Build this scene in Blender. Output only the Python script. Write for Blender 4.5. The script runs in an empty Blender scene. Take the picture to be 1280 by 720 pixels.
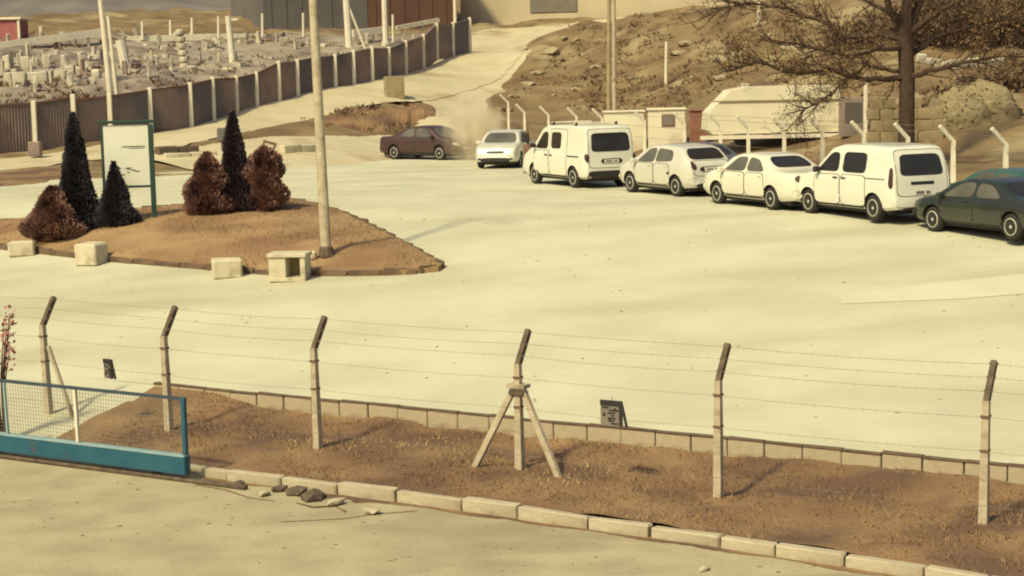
import bpy, bmesh, math, random
import numpy as np
from mathutils import Vector, Matrix
from mathutils.bvhtree import BVHTree
random.seed(7); np.random.seed(7)
R = math.radians
scene = bpy.context.scene
COL = scene.collection

# ------------------------------------------------------------------ camera, world, sun, exposure
CAM_Z, FPX, PITCH, ROLL = 3.8, 2200.0, 7.1, -1.2
cam_d = bpy.data.cameras.new('camera'); cam = bpy.data.objects.new('camera', cam_d); COL.objects.link(cam)
cam_d.sensor_width = 36.0; cam_d.lens = 36.0 * FPX / 1280.0
cam_d.clip_start = 0.1; cam_d.clip_end = 6000
CM = Matrix.Rotation(R(90 - PITCH), 3, 'X') @ Matrix.Rotation(R(ROLL), 3, 'Z')
CP = Vector((0, 0, CAM_Z))
cam.matrix_world = Matrix.Translation(CP) @ CM.to_4x4()
scene.camera = cam

SUN_EL, SUN_AZ = 50.0, 216.0        # compass angle from +Y, clockwise: the sun stands behind the camera to the left
world = bpy.data.worlds.new('World'); scene.world = world; world.use_nodes = True
wn = world.node_tree.nodes; wl = world.node_tree.links
bg = wn['Background']; sky = wn.new('ShaderNodeTexSky'); sky.sky_type = 'NISHITA'; sky.sun_disc = False
sky.sun_elevation = R(SUN_EL); sky.sun_rotation = R(SUN_AZ); sky.dust_density = 6.0; sky.ozone_density = 0.3; sky.air_density = 1.0
wl.new(sky.outputs[0], bg.inputs[0]); bg.inputs[1].default_value = 0.10
sun_d = bpy.data.lights.new('sun', 'SUN'); sun_d.energy = 4.2; sun_d.angle = R(4.5); sun_d.color = (1.0, 0.87, 0.50)
sun = bpy.data.objects.new('sun', sun_d); COL.objects.link(sun)
sdir = Vector((math.sin(R(SUN_AZ)) * math.cos(R(SUN_EL)), math.cos(R(SUN_AZ)) * math.cos(R(SUN_EL)), math.sin(R(SUN_EL))))
sun.rotation_euler = (-sdir).to_track_quat('-Z', 'Y').to_euler()
scene.view_settings.view_transform = 'Standard'; scene.view_settings.look = 'None'
scene.view_settings.gamma = 1.0; scene.view_settings.exposure = -0.15
scene.cycles.filter_width = 2.0
scene.cycles.max_bounces = 6; scene.cycles.volume_bounces = 4

# ------------------------------------------------------------------ pixel rays (photograph pixels, 1280 x 720)
def ray(x, y):
    return (CM @ Vector(((x - 640) / FPX, -(y - 360) / FPX, -1.0)))
def at_depth(x, y, d):
    r = ray(x, y); return CP + r * (d / r.y)

# ------------------------------------------------------------------ heights of the ground
P3 = np.array((6.05, 22.6)); DV = np.array((0.860, -0.510)); NU = np.array((0.510, 0.860))
def uv(X, Y):
    return (X - P3[0]) * NU[0] + (Y - P3[1]) * NU[1], (X - P3[0]) * DV[0] + (Y - P3[1]) * DV[1]
def xy(u, v):
    return P3[0] + NU[0] * u + DV[0] * v, P3[1] + NU[1] * u + DV[1] * v
def z_yard(X, Y):
    u, v = uv(X, Y)
    t = np.clip((19.0 - u) / 17.4, -0.2, 1.25)
    t = np.where(t < 0.12, np.where(t < -0.12, 0.0, (t + 0.12) ** 2 / 0.48), t)
    return -1.85 * t
HP = [  # photograph x, y, distance of points on the rising ground
    (45,185,76),(0,190,74),(130,172,79),(240,155,84),(350,122,92),(466,97,100),(530,80,108),(587,62,115),
    (330,185,75),(420,172,80),(300,160,82),(470,150,88),(540,135,90),(560,110,100),(640,60,118),(610,85,108),
    (650,25,135),(950,10,125),(800,18,130),(590,142,95),(700,143,97),(800,140,93),(900,140,80),(1000,142,72),
    (1100,152,66),(1250,135,62),(700,40,115),(850,20,110),(950,10,105),(700,90,105),(850,80,100),(950,95,90),
    (1050,80,82),(1200,82,80),(1250,10,105),(1100,0,108),(200,60,110),(50,62,105),(400,52,116),(150,10,150),
    (400,36,122),(500,34,126),(0,-50,200),(640,-60,210),(1280,-60,170),(300,-60,210),(1000,-60,190),(1600,-30,120),(1500,60,80),
    (-300,60,110),(-300,160,78),(-300,-40,190)]
cp = []
for (x, y, d) in HP:
    p = at_depth(x, y, d); cp.append((p.x, p.y, p.z - float(z_yard(np.array(p.x), np.array(p.y)))))
for (x, d) in ((-24,58),(-10,60),(-4,66),(-3.5,73),(-6,70),(0,66),(1.5,84),(3,78),(5.4,70),(8,61),(10,54),(12.5,48),(15,42),(20,34),(26,26),
               (-20,40),(0,40),(12,30),(-12,66),(-9,67),(-7,71),(-4.2,75.5),(-2,77.5),(0,78),(-2,80),(-14,64),(-20,64),(-25,50),(3,58),(8,45),(-12,20),(5,15),(0.5,86)):
    cp.append((x, d, 0.0))
cp = np.array(cp)
def tps(r2): return np.where(r2 > 1e-9, 0.5 * r2 * np.log(r2 + 1e-12), 0.0)
_n = len(cp); _S = 0.02
_P = cp[:, :2] * _S
_K = tps(((_P[:, None, :] - _P[None, :, :]) ** 2).sum(-1)) + np.eye(_n) * 2e-3
_A = np.zeros((_n + 3, _n + 3)); _A[:_n, :_n] = _K
_A[:_n, _n] = 1; _A[:_n, _n + 1:] = _P; _A[_n, :_n] = 1; _A[_n + 1:, :_n] = _P.T
_W = np.linalg.solve(_A, np.concatenate([cp[:, 2], np.zeros(3)]))
def z_hill(X, Y):
    X = np.asarray(X, float); Y = np.asarray(Y, float); sh = X.shape
    Q = np.stack([np.clip(X.ravel(), -60, 75), np.clip(Y.ravel(), 0, 215)], 1) * _S
    o = np.zeros(len(Q))
    for i in range(0, len(Q), 20000):
        q = Q[i:i + 20000]
        k = tps(((q[:, None, :] - _P[None]) ** 2).sum(-1))
        o[i:i + 20000] = k @ _W[:_n] + _W[_n] + q @ _W[_n + 1:]
    return o.reshape(sh)
def vnoise(X, Y, s, seed=0):
    rs = np.random.RandomState(seed); T = rs.rand(64, 64)
    a = np.asarray(X) / s + 1000; b = np.asarray(Y) / s + 1000
    i = np.floor(a).astype(int); j = np.floor(b).astype(int); f = a - i; g = b - j
    f = f * f * (3 - 2 * f); g = g * g * (3 - 2 * g)
    t = lambda m, n: T[m % 64, n % 64]
    return (t(i, j) * (1 - f) + t(i + 1, j) * f) * (1 - g) + (t(i, j + 1) * (1 - f) + t(i + 1, j + 1) * f) * g - 0.5
def z_ground(X, Y, rough=True):
    h = z_hill(X, Y)
    lift = np.where(h > 0.25, h, np.maximum(h, -0.5) - 0.0) - 0.10
    k = np.clip(h / 2.0, 0, 1)
    if rough:
        lift = lift + k * (vnoise(X, Y, 5, 1) * 0.7 + vnoise(X, Y, 1.7, 2) * 0.45 + vnoise(X, Y, 0.8, 3) * 0.18) + vnoise(X, Y, 2.2, 5) * 0.05
    return z_yard(X, Y) + lift
def z_soft(X, Y):
    return z_yard(X, Y) + np.maximum(z_hill(X, Y) - 0.10, 0.0)
def gz(x, y):
    x = np.array(float(x)); y = np.array(float(y))
    return max(float(z_yard(x, y)), float(z_ground(x, y)))
def ground_hit(px, py, fn=None, d0=15.0, d1=220.0):
    fn = fn or (lambda a, b: max(float(z_yard(np.array(a), np.array(b))), float(z_soft(np.array(a), np.array(b)))))
    r = ray(px, py); r = r / r.y
    d = d0
    while d < d1:
        p = CP + r * d
        if p.z <= fn(p.x, p.y):
            lo, hi = d - 0.5, d
            for _ in range(18):
                m = (lo + hi) / 2; q = CP + r * m
                if q.z <= fn(q.x, q.y): hi = m
                else: lo = m
            return CP + r * hi
        d += 0.5
    return CP + r * d1

# ------------------------------------------------------------------ materials
MATS = {}
def mat(name, c1, c2=None, scale=6.0, rough=0.8, metal=0.0, bump=0.0, detail=6.0, spread=(0.35, 0.65), coat=0.0, c3=None, s3=0.7, spread3=(0.5, 0.62), spec=0.5, alpha=None, bscale=None, stretch=None):
    if name in MATS: return MATS[name]
    m = bpy.data.materials.new(name); m.use_nodes = True; nt = m.node_tree; b = nt.nodes['Principled BSDF']
    b.inputs['Roughness'].default_value = rough; b.inputs['Metallic'].default_value = metal
    b.inputs['Specular IOR Level'].default_value = spec
    if coat: b.inputs['Coat Weight'].default_value = coat; b.inputs['Coat Roughness'].default_value = 0.08
    tc = nt.nodes.new('ShaderNodeTexCoord')
    if c2 is None: c2 = tuple(x * 0.85 for x in c1)
    n = nt.nodes.new('ShaderNodeTexNoise'); n.inputs['Scale'].default_value = scale; n.inputs['Detail'].default_value = detail
    nt.links.new(tc.outputs['Object'], n.inputs['Vector'])
    r = nt.nodes.new('ShaderNodeValToRGB'); nt.links.new(n.outputs['Fac'], r.inputs[0])
    r.color_ramp.elements[0].position = spread[0]; r.color_ramp.elements[1].position = spread[1]
    r.color_ramp.elements[0].color = (*c1, 1); r.color_ramp.elements[1].color = (*c2, 1)
    out = r.outputs[0]
    if c3 is not None:
        n3 = nt.nodes.new('ShaderNodeTexNoise'); n3.inputs['Scale'].default_value = s3; n3.inputs['Detail'].default_value = 5
        if stretch:
            mp = nt.nodes.new('ShaderNodeMapping'); mp.inputs['Rotation'].default_value = (0, 0, R(stretch[1])); mp.inputs['Scale'].default_value = (stretch[0], 1, 1)
            nt.links.new(tc.outputs['Object'], mp.inputs[0]); nt.links.new(mp.outputs[0], n3.inputs['Vector'])
        else: nt.links.new(tc.outputs['Object'], n3.inputs['Vector'])
        r3 = nt.nodes.new('ShaderNodeValToRGB'); nt.links.new(n3.outputs['Fac'], r3.inputs[0])
        r3.color_ramp.elements[0].position = spread3[0]; r3.color_ramp.elements[1].position = spread3[1]
        mx = nt.nodes.new('ShaderNodeMix'); mx.data_type = 'RGBA'
        nt.links.new(r3.outputs[0], mx.inputs[0]); nt.links.new(out, mx.inputs[6]); mx.inputs[7].default_value = (*c3, 1)
        out = mx.outputs[2]
    nt.links.new(out, b.inputs['Base Color'])
    if bump:
        nb = nt.nodes.new('ShaderNodeTexNoise'); nb.inputs['Scale'].default_value = bscale or scale * 3; nb.inputs['Detail'].default_value = 8
        nt.links.new(tc.outputs['Object'], nb.inputs['Vector'])
        bp = nt.nodes.new('ShaderNodeBump'); bp.inputs['Strength'].default_value = bump; bp.inputs['Distance'].default_value = 0.05
        nt.links.new(nb.outputs['Fac'], bp.inputs['Height']); nt.links.new(bp.outputs[0], b.inputs['Normal'])
    MATS[name] = m; return m
M_yard = mat('pale_asphalt', (.475,.475,.335), (.555,.55,.395), .5, .9, detail=12, bump=.25, bscale=14, c3=(.415,.395,.265), s3=.45, spread3=(.49,.76), stretch=(.25, 24))
M_road = mat('near_asphalt', (.33,.29,.18), (.42,.375,.235), 1.2, .92, detail=14, bump=.35, bscale=30, c3=(.26,.225,.14), s3=.7, spread3=(.54,.74), stretch=(.35, 30))
M_soil = mat('dry_soil', (.20,.115,.060), (.29,.19,.09), 1.6, .98, bump=.9, bscale=14, c3=(.13,.075,.045), s3=.8, spread3=(.45,.6))
M_isle = mat('dead_turf', (.27,.175,.085), (.35,.235,.115), .9, .98, bump=.6, bscale=16, c3=(.22,.13,.065), s3=.35, spread3=(.45,.6))
M_hill = mat('dug_hillside', (.130,.084,.040), (.225,.16,.078), .5, .98, detail=12, bump=1.0, bscale=2.6, c3=(.31,.25,.135), s3=.28, spread3=(.54,.66))
M_track = mat('dirt_track', (.45,.40,.255), (.53,.475,.31), .5, .95, bump=.4, bscale=5, c3=(.34,.26,.15), s3=.35, spread3=(.55,.7))
M_glare_ground = mat('glare_pale_ground', (.23,.195,.15), (.33,.285,.215), .8, .98, detail=12, bump=.6, bscale=5, c3=(.15,.12,.10), s3=.5, spread3=(.48,.62))  # greyish paleness of screen glare painted into the ground colour
M_field = mat('ploughed_field', (.12,.11,.10), (.18,.165,.145), .25, .98, bump=.6, bscale=1.0)
M_conc = mat('weathered_concrete', (.50,.44,.31), (.37,.315,.215), 5, .9, bump=.3, c3=(.22,.17,.11), s3=3, spread3=(.58,.72))
M_concd = mat('dark_weathered_concrete', (.085,.062,.04), (.15,.115,.075), 9, .9, bump=.4)
M_pale = mat('pale_concrete', (.58,.53,.38), (.48,.43,.30), 3, .9, bump=.25, c3=(.33,.28,.19), s3=2.2, spread3=(.58,.7))
M_wallb = mat('dirty_wall_block', (.43,.37,.25), (.34,.285,.185), 2.2, .95, bump=.4, c3=(.24,.175,.105), s3=1.6, spread3=(.5,.66))
M_edge = mat('dark_edging', (.10,.065,.04), (.16,.11,.07), 3, .95, bump=.5)
M_kerb = mat('kerb_concrete', (.47,.42,.295), (.36,.315,.215), 3.5, .9, bump=.35, c3=(.28,.22,.14), s3=2.5, spread3=(.56,.68))
M_white = mat('whitewash', (.74,.70,.56), (.64,.60,.46), 2.5, .8, bump=.15)
M_steel = mat('galvanised_wire', (.30,.27,.20), (.22,.19,.14), 8, .6, .4)
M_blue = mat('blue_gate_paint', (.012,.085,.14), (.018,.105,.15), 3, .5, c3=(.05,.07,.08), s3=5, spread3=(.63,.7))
M_bluel = mat('pale_and_sunlit_gate_paint', (.22,.36,.38), (.30,.42,.42), 4, .6)  # pale bars, and the sunlit beam edge put into colour
M_bluedk = mat('dark_gate_paint', (.03,.055,.075), (.05,.075,.09), 5, .6)
M_green = mat('green_frame_paint', (.02,.055,.045), (.03,.07,.055), 4, .5)
M_panel = mat('board_face', (.80,.82,.68), (.74,.77,.63), 1.2, .6)
M_paint_w = mat('white_car_paint', (.74,.745,.62), (.70,.705,.585), 1.0, .32, coat=.6)
M_paint_w2 = mat('cream_white_car_paint', (.73,.715,.565), (.69,.675,.535), 1.0, .32, coat=.6)
M_paint_s = mat('silver_car_paint', (.66,.65,.54), (.62,.61,.51), 1.0, .3, .12, coat=.6)
M_paint_g = mat('dark_green_car_paint', (.022,.028,.020), (.028,.034,.024), 1.0, .3, coat=.7)
M_paint_r = mat('maroon_car_paint', (.048,.025,.022), (.062,.032,.027), 2.0, .45, coat=.3)
M_paint_t = mat('teal_car_paint', (.045,.11,.085), (.055,.12,.095), 1.0, .35, coat=.6)
M_paint_k = mat('grey_car_paint', (.10,.095,.08), (.12,.11,.095), 1.0, .35, coat=.6)
M_glass = mat('car_glass', (.022,.020,.018), (.03,.027,.024), 1.0, .08, spec=.7)
M_glass2 = mat('clear_car_glass', (.13,.125,.095), (.06,.055,.04), 1.0, .08, spec=.7)
M_tyre = mat('tyre_rubber', (.022,.020,.018), (.03,.028,.025), 10, .9)
M_rim = mat('wheel_rim', (.62,.60,.50), (.54,.52,.43), 6, .35, .2)
M_black = mat('black_plastic', (.020,.018,.016), (.03,.027,.023), 6, .6)
M_lamp = mat('lamp_lens', (.62,.60,.48), (.52,.50,.40), 3, .15, spec=.8)
M_tail = mat('tail_lens', (.050,.028,.020), (.07,.034,.024), 3, .2, spec=.7)
M_plate = mat('plate_white', (.72,.70,.58), (.68,.66,.54), 3, .5)
M_bark = mat('tree_bark', (.050,.030,.019), (.085,.052,.032), 9, .95, bump=.7)
M_leafd = mat('dry_leaves', (.16,.09,.035), (.24,.15,.06), 1.5, .9)
M_brush = mat('dry_brush', (.115,.072,.04), (.19,.12,.065), .8, .95)
M_cyp = mat('dark_conifer', (.042,.044,.055), (.085,.082,.095), 3, .9, spec=.05)  # bluish purple of screen glare put into the foliage colour
M_cyp2 = mat('glare_tinted_conifer', (.055,.042,.052), (.10,.075,.085), 3, .9, spec=.05)  # purple tint here is screen glare put into the colour too
M_red = mat('bronze_shrub', (.22,.115,.09), (.36,.22,.17), 3.5, .9, c3=(.095,.055,.05), s3=2.5, spread3=(.5,.62), spec=.05)
M_pink = mat('pink_blossom', (.34,.13,.11), (.46,.24,.19), 4, .8)
M_grass = mat('dead_grass', (.30,.19,.085), (.20,.115,.055), 1.2, .95, c3=(.40,.30,.14), s3=.6, spread3=(.52,.65))
M_sheet = mat('brown_sheeting', (.25,.185,.155), (.33,.245,.195), 1.4, .8, c3=(.15,.13,.13), s3=.35, spread3=(.45,.6))
M_rail = mat('rust_rail', (.20,.10,.075), (.15,.08,.06), 4, .8)
M_stone = mat('pale_quarry_stone', (.56,.52,.40), (.44,.40,.30), 1.6, .9, bump=.6, c3=(.26,.24,.19), s3=1.2, spread3=(.52,.66))
M_rock = mat('bank_rock', (.40,.345,.225), (.31,.26,.165), 2.5, .95, bump=.7)
M_shedg = mat('grey_shed_wall', (.115,.108,.10), (.145,.135,.125), .5, .8)
M_shedb = mat('brown_shed_wall', (.125,.065,.045), (.155,.082,.056), .4, .8)
M_beige = mat('beige_render', (.44,.38,.25), (.50,.435,.29), .4, .9, bump=.1)
M_shut = mat('roller_shutter', (.17,.155,.12), (.21,.19,.15), 2, .7)
M_roof = mat('roof_sheet', (.22,.12,.09), (.28,.16,.12), 1, .8)
M_tan = mat('tan_wall', (.31,.25,.14), (.37,.30,.175), 1.2, .95, bump=.3, c3=(.26,.20,.11), s3=.9, spread3=(.5,.65))
M_heap = mat('olive_sand', (.20,.165,.09), (.30,.25,.14), 1.6, .98, detail=12, bump=.9, bscale=7, c3=(.14,.105,.06), s3=1.2, spread3=(.5,.66))
M_redbox = mat('red_brown_paint', (.20,.085,.055), (.26,.12,.08), 2, .8)
M_redhut = mat('dull_red_paint', (.30,.10,.09), (.35,.13,.12), 2, .8)
M_wood = mat('brown_timber', (.15,.085,.05), (.22,.13,.08), 5, .9, bump=.3)
M_cabin = mat('cabin_white', (.70,.66,.48), (.62,.58,.42), .9, .7, c3=(.45,.38,.25), s3=.8, spread3=(.58,.72))
M_rust = mat('rusty_lip', (.10,.06,.04), (.15,.09,.06), 6, .9)

# ------------------------------------------------------------------ mesh helpers
class MB:
    def __init__(s): s.v = []; s.f = []
    def add(s, vs, fs):
        o = len(s.v); s.v += [tuple(v) for v in vs]; s.f += [tuple(i + o for i in f) for f in fs]; return s
    def box(s, c, d, rz=0.0, taper=1.0, M=None):
        x, y, z = (k / 2 for k in d)
        vs = [Vector((sx * x * (taper if sz > 0 else 1), sy * y * (taper if sz > 0 else 1), sz * z)) for sz in (-1, 1) for sx, sy in ((-1,-1),(1,-1),(1,1),(-1,1))]
        m = Matrix.Rotation(rz, 3, 'Z') if M is None else M
        vs = [m @ v + Vector(c) for v in vs]
        return s.add(vs, [(3,2,1,0),(4,5,6,7),(0,1,5,4),(1,2,6,5),(2,3,7,6),(3,0,4,7)])
    def bbox(s, c, d, bv=0.02, rz=0.0, jit=0.0):
        """a box with chamfered edges"""
        x, y, z = (k / 2 for k in d); b = min(bv, x * .6, y * .6, z * .6)
        bm = bmesh.new(); bmesh.ops.create_cube(bm, size=1.0)
        for v in bm.verts: v.co = Vector((v.co.x * d[0], v.co.y * d[1], v.co.z * d[2]))
        bmesh.ops.bevel(bm, geom=bm.edges[:], offset=b, segments=1, affect='EDGES')
        m = Matrix.Rotation(rz, 3, 'Z'); bm.verts.index_update()
        vs = [m @ (v.co + Vector([random.uniform(-jit, jit) for _ in range(3)])) + Vector(c) for v in bm.verts]
        s.add(vs, [[v.index for v in f.verts] for f in bm.faces]); bm.free(); return s
    def tube(s, pts, rad, n=6, cap=True):
        pts = [Vector(p) for p in pts]
        if not hasattr(rad, '__len__'): rad = [rad] * len(pts)
        rings = []; up = Vector((0.13, 0.21, 0.97))
        for i, p in enumerate(pts):
            t = (pts[min(i + 1, len(pts) - 1)] - pts[max(i - 1, 0)]).normalized()
            a = t.cross(up)
            if a.length < 1e-3: a = t.cross(Vector((1, 0, 0)))
            a.normalize(); b = t.cross(a)
            rings.append([p + (a * math.cos(k * 2 * math.pi / n) + b * math.sin(k * 2 * math.pi / n)) * rad[i] for k in range(n)])
        vs = [v for r in rings for v in r]; fs = []
        for i in range(len(pts) - 1):
            for k in range(n):
                fs.append((i * n + k, i * n + (k + 1) % n, (i + 1) * n + (k + 1) % n, (i + 1) * n + k))
        if cap: fs += [tuple(range(n - 1, -1, -1)), tuple((len(pts) - 1) * n + k for k in range(n))]
        return s.add(vs, fs)
    def bar(s, a, b, w, h=None, up=(0, 0, 1)):
        """square bar from a to b"""
        a = Vector(a); b = Vector(b); h = h or w; t = (b - a).normalized(); u = Vector(up)
        x = t.cross(u)
        if x.length < 1e-3: x = t.cross(Vector((0, 1, 0)))
        x.normalize(); y = x.cross(t)
        vs = [p + x * sx * w / 2 + y * sy * h / 2 for p in (a, b) for sx, sy in ((-1,-1),(1,-1),(1,1),(-1,1))]
        return s.add(vs, [(3,2,1,0),(4,5,6,7),(0,1,5,4),(1,2,6,5),(2,3,7,6),(3,0,4,7)])
    def lathe(s, prof, n=16, axis='Z', c=(0, 0, 0)):
        vs = []; fs = []
        for (r, z) in prof:
            for k in range(n):
                a = 2 * math.pi * k / n
                p = (r * math.cos(a), r * math.sin(a), z)
                if axis == 'Y': p = (p[0], p[2], p[1])
                vs.append(Vector(p) + Vector(c))
        for i in range(len(prof) - 1):
            for k in range(n): fs.append((i * n + k, i * n + (k + 1) % n, (i + 1) * n + (k + 1) % n, (i + 1) * n + k))
        fs += [tuple(range(n - 1, -1, -1)), tuple((len(prof) - 1) * n + k for k in range(n))]
        return s.add(vs, fs)
    def mesh(s, name, m, smooth=False):
        me = bpy.data.meshes.new(name); me.from_pydata(s.v, [], s.f)
        bm = bmesh.new(); bm.from_mesh(me); bmesh.ops.recalc_face_normals(bm, faces=bm.faces); bm.to_mesh(me); bm.free()
        me.materials.append(m)
        if smooth:
            me.shade_smooth(); me.set_sharp_from_angle(angle=R(38))
        return me
    def obj(s, name, m, parent=None, smooth=False, loc=None):
        return link(name, s.mesh(name, m, smooth), parent, loc)
def link(name, me, parent=None, loc=None):
    o = bpy.data.objects.new(name, me); COL.objects.link(o)
    if parent is not None: o.parent = parent
    if loc is not None: o.location = loc
    return o
def tag(o, label, cat, group=None):
    o['label'] = label; o['category'] = cat
    if group: o['group'] = group
    return o
def thing(name, label, cat, loc=(0, 0, 0), rz=0.0, group=None):
    o = bpy.data.objects.new(name, None); COL.objects.link(o); o.empty_display_size = 0.3
    o.location = loc; o.rotation_euler = (0, 0, rz)
    return tag(o, label, cat, group)
def structure(o): o['kind'] = 'structure'; return o
def stuff(o): o['kind'] = 'stuff'; return o
def copy_tree(o, parent=None):
    c = o.copy(); COL.objects.link(c)
    if parent is not None: c.parent = parent
    for ch in list(o.children): copy_tree(ch, c)
    return c
def grid_sheet(name, m, A, B, nu, nv, zf, smooth=True, jit=None, skirt=0.0):
    """sheet between two polylines A and B (lists of xy)"""
    def resample(P, n):
        P = np.array(P, float); d = np.concatenate([[0], np.cumsum(np.hypot(*np.diff(P, axis=0).T))])
        t = np.linspace(0, d[-1], n); return np.stack([np.interp(t, d, P[:, 0]), np.interp(t, d, P[:, 1])], 1)
    a = resample(A, nu); b = resample(B, nu); t = np.linspace(0, 1, nv)[:, None, None]
    if jit: a = a + (np.random.rand(*a.shape) - .5) * jit; b = b + (np.random.rand(*b.shape) - .5) * jit
    G = a[None] * (1 - t) + b[None] * t
    Z = zf(G[..., 0], G[..., 1])
    if skirt:
        e = np.minimum(np.minimum(np.arange(nv), np.arange(nv)[::-1])[:, None]/(nv*.3), np.minimum(np.arange(nu), np.arange(nu)[::-1])[None]/(nu*.1)); Z = Z - skirt*np.clip(1 - e, 0, 1)**2
    vs = np.concatenate([G, Z[..., None]], -1).reshape(-1, 3)
    fs = [(j * nu + i, j * nu + i + 1, (j + 1) * nu + i + 1, (j + 1) * nu + i) for j in range(nv - 1) for i in range(nu - 1)]
    me = bpy.data.meshes.new(name); me.from_pydata(vs.tolist(), [], fs); me.materials.append(m)
    bm = bmesh.new(); bm.from_mesh(me)
    for f in bm.faces:
        f.normal_update()
        if f.normal.z < 0: f.normal_flip()
    bm.to_mesh(me); bm.free()
    if smooth: me.shade_smooth()
    return structure(link(name, me))

# ------------------------------------------------------------------ ground sheets
# tracks first, because the base sheet dips under them
T1 = [(-40,208,3.4),(60,198,3.4),(180,181,3.6),(290,156,4.2),(390,130,4.5),(480,113,5),(550,92,7),(605,62,8),(660,38,7),(760,24,5),(880,12,5)]
T3 = [(215,204,6),(330,191,8),(420,187,9),(500,188,9),(570,188,8),(640,188,6)]
T2 = [(578,182,5),(566,150,3.4),(574,118,4),(600,92,5),(625,66,5)]
def track_line(T):
    L = []
    for (x, y, w) in T:
        p = ground_hit(x, y); L.append((p.x, p.y, w))
    return np.array(L)
TL = [track_line(T1), track_line(T2), track_line(T3)]
def near_track(X, Y):
    best = np.full(np.shape(X), 99.0)
    for L in TL:
        for (a, b) in zip(L[:-1], L[1:]):
            d = b[:2] - a[:2]; t = np.clip(((X - a[0]) * d[0] + (Y - a[1]) * d[1]) / (d @ d), 0, 1)
            e = np.hypot(X - a[0] - t * d[0], Y - a[1] - t * d[1]) - (a[2] + (b[2] - a[2]) * t) / 2
            best = np.minimum(best, e)
    return best
def axis(parts):
    o = []
    for (a, b, s) in parts: o += list(np.arange(a, b, s))
    return np.array(o + [parts[-1][1]])
gx = axis([(-3000,-400,650),(-400,-60,30),(-60,-32,2.0),(-32,34,.5),(34,60,1.6),(60,400,30),(400,3000,650)])
gy = axis([(-600,-40,80),(-40,20,6),(20,56,2.0),(56,122,.45),(122,150,1.0),(150,220,3),(220,400,30),(400,4000,600)])
GX, GY = np.meshgrid(gx, gy)
GZ = z_ground(GX, GY)
k = np.clip(0.2 - near_track(GX, GY) / 1.0, 0, 1); k = k * k * (3 - 2 * k)
GZ = GZ * (1 - k) + (z_soft(GX, GY) - 0.15) * k
GZ = np.where(GY < 20, np.minimum(GZ, -2.5), GZ)
uu, vv = uv(GX, GY)
GZ = np.where(uu < 8, np.minimum(GZ, -2.5), GZ)
nx, ny = len(gx), len(gy)
me = bpy.data.meshes.new('ground')
me.from_pydata(np.stack([GX, GY, GZ], -1).reshape(-1, 3).tolist(), [], [(j*nx+i, j*nx+i+1, (j+1)*nx+i+1, (j+1)*nx+i) for j in range(ny-1) for i in range(nx-1)])
me.materials.append(M_hill); me.shade_smooth()
structure(link('ground', me))
# the yard: from the low wall back to where the earth rises out of it
def zy(X, Y): return z_yard(X, Y) + vnoise(X, Y, 6, 9) * 0.03
def poly_uv(u, v0, v1, n=2): return [xy(u, v0 + (v1 - v0) * i / (n - 1)) for i in range(n)]
grid_sheet('yard_paving', M_yard, poly_uv(1.62, -60, 40), poly_uv(76, -60, 40), 120, 110, zy)
grid_sheet('gateway_ramp', M_yard, poly_uv(-2.0, -60, -14.6), poly_uv(1.62, -60, -15.6), 60, 12, lambda X, Y: z_yard(X, Y) + 0.004)
def znear(X, Y): return -2.22 + vnoise(X, Y, 4, 11) * 0.03
KL = []
for (x, y) in ((250,598),(400,614),(591,640),(787,671),(900,688),(1033,707),(1200,733)):
    q = ground_hit(x, y, lambda a, b: -2.22); KL.append(uv(q.x, q.y))
KC = np.polyfit([b for a, b in KL], [a for a, b in KL], 2)
def KU(v): return float(np.polyval(KC, min(max(v, -12.5), 4.0)))      # front foot of the kerb
VV = [-70, -40, -25] + [-16 + .5*i for i in range(60)] + [30, 50]
grid_sheet('near_road', M_road, poly_uv(-60, -70, 50), [xy(KU(v) + .12, v) for v in VV], 160, 90, znear)
def zstrip(X, Y):
    u, v = uv(X, Y); w = np.clip((-12.6 - v)/2.2, 0, 1); w = w*w*(3 - 2*w)
    z = -2.10 + vnoise(X, Y, 1.1, 12) * 0.12 + vnoise(X, Y, .45, 13) * 0.09 + .06*np.clip((u - .2)/1.2, 0, 1)
    return z*(1 - w) + (z_yard(X, Y) + .02 + vnoise(X, Y, .6, 13)*.05)*w
grid_sheet('grass_strip', M_soil, [xy(KU(v) + .15, v) for v in [-14.9 + .5*i for i in range(62)]], poly_uv(1.56, -15.6, 16), 220, 36, zstrip)
for L in TL:
    d = np.gradient(L[:, :2], axis=0); n = np.stack([-d[:, 1], d[:, 0]], 1); n /= np.linalg.norm(n, axis=1)[:, None]
    A = L[:, :2] + n * L[:, 2:3] / 2; B = L[:, :2] - n * L[:, 2:3] / 2
    off = 0.0 if L is TL[0] else (.03 if L is TL[1] else .045)
    grid_sheet('dirt_track', M_track, A, B, 160, 14, lambda X, Y, off=off: z_soft(X, Y) - 0.02 - off + vnoise(X, Y, 1.6, 15) * 0.09, jit=.25)
def hitxy(L): return [(q.x, q.y) for q in (ground_hit(x, y) for x, y in L)]
grid_sheet('verge', M_soil, hitxy([(-160,216),(-60,213),(0,211),(50,208),(98,206)]), hitxy([(-160,243),(-60,240),(0,237),(50,232),(98,222)]), 90, 14, lambda X, Y: z_soft(X, Y) + .07 + vnoise(X, Y, 1.3, 19) * .16, jit=.3, skirt=.25)
grid_sheet('verge', M_soil, hitxy([(385,147),(430,134),(480,131),(520,127),(548,126)]), hitxy([(360,162),(420,163),(480,160),(520,155),(552,150)]), 80, 14, lambda X, Y: z_soft(X, Y) + .10 + vnoise(X, Y, 1.6, 20) * .22 + vnoise(X, Y, .6, 24) * .12, jit=.4, skirt=.55)
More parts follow.
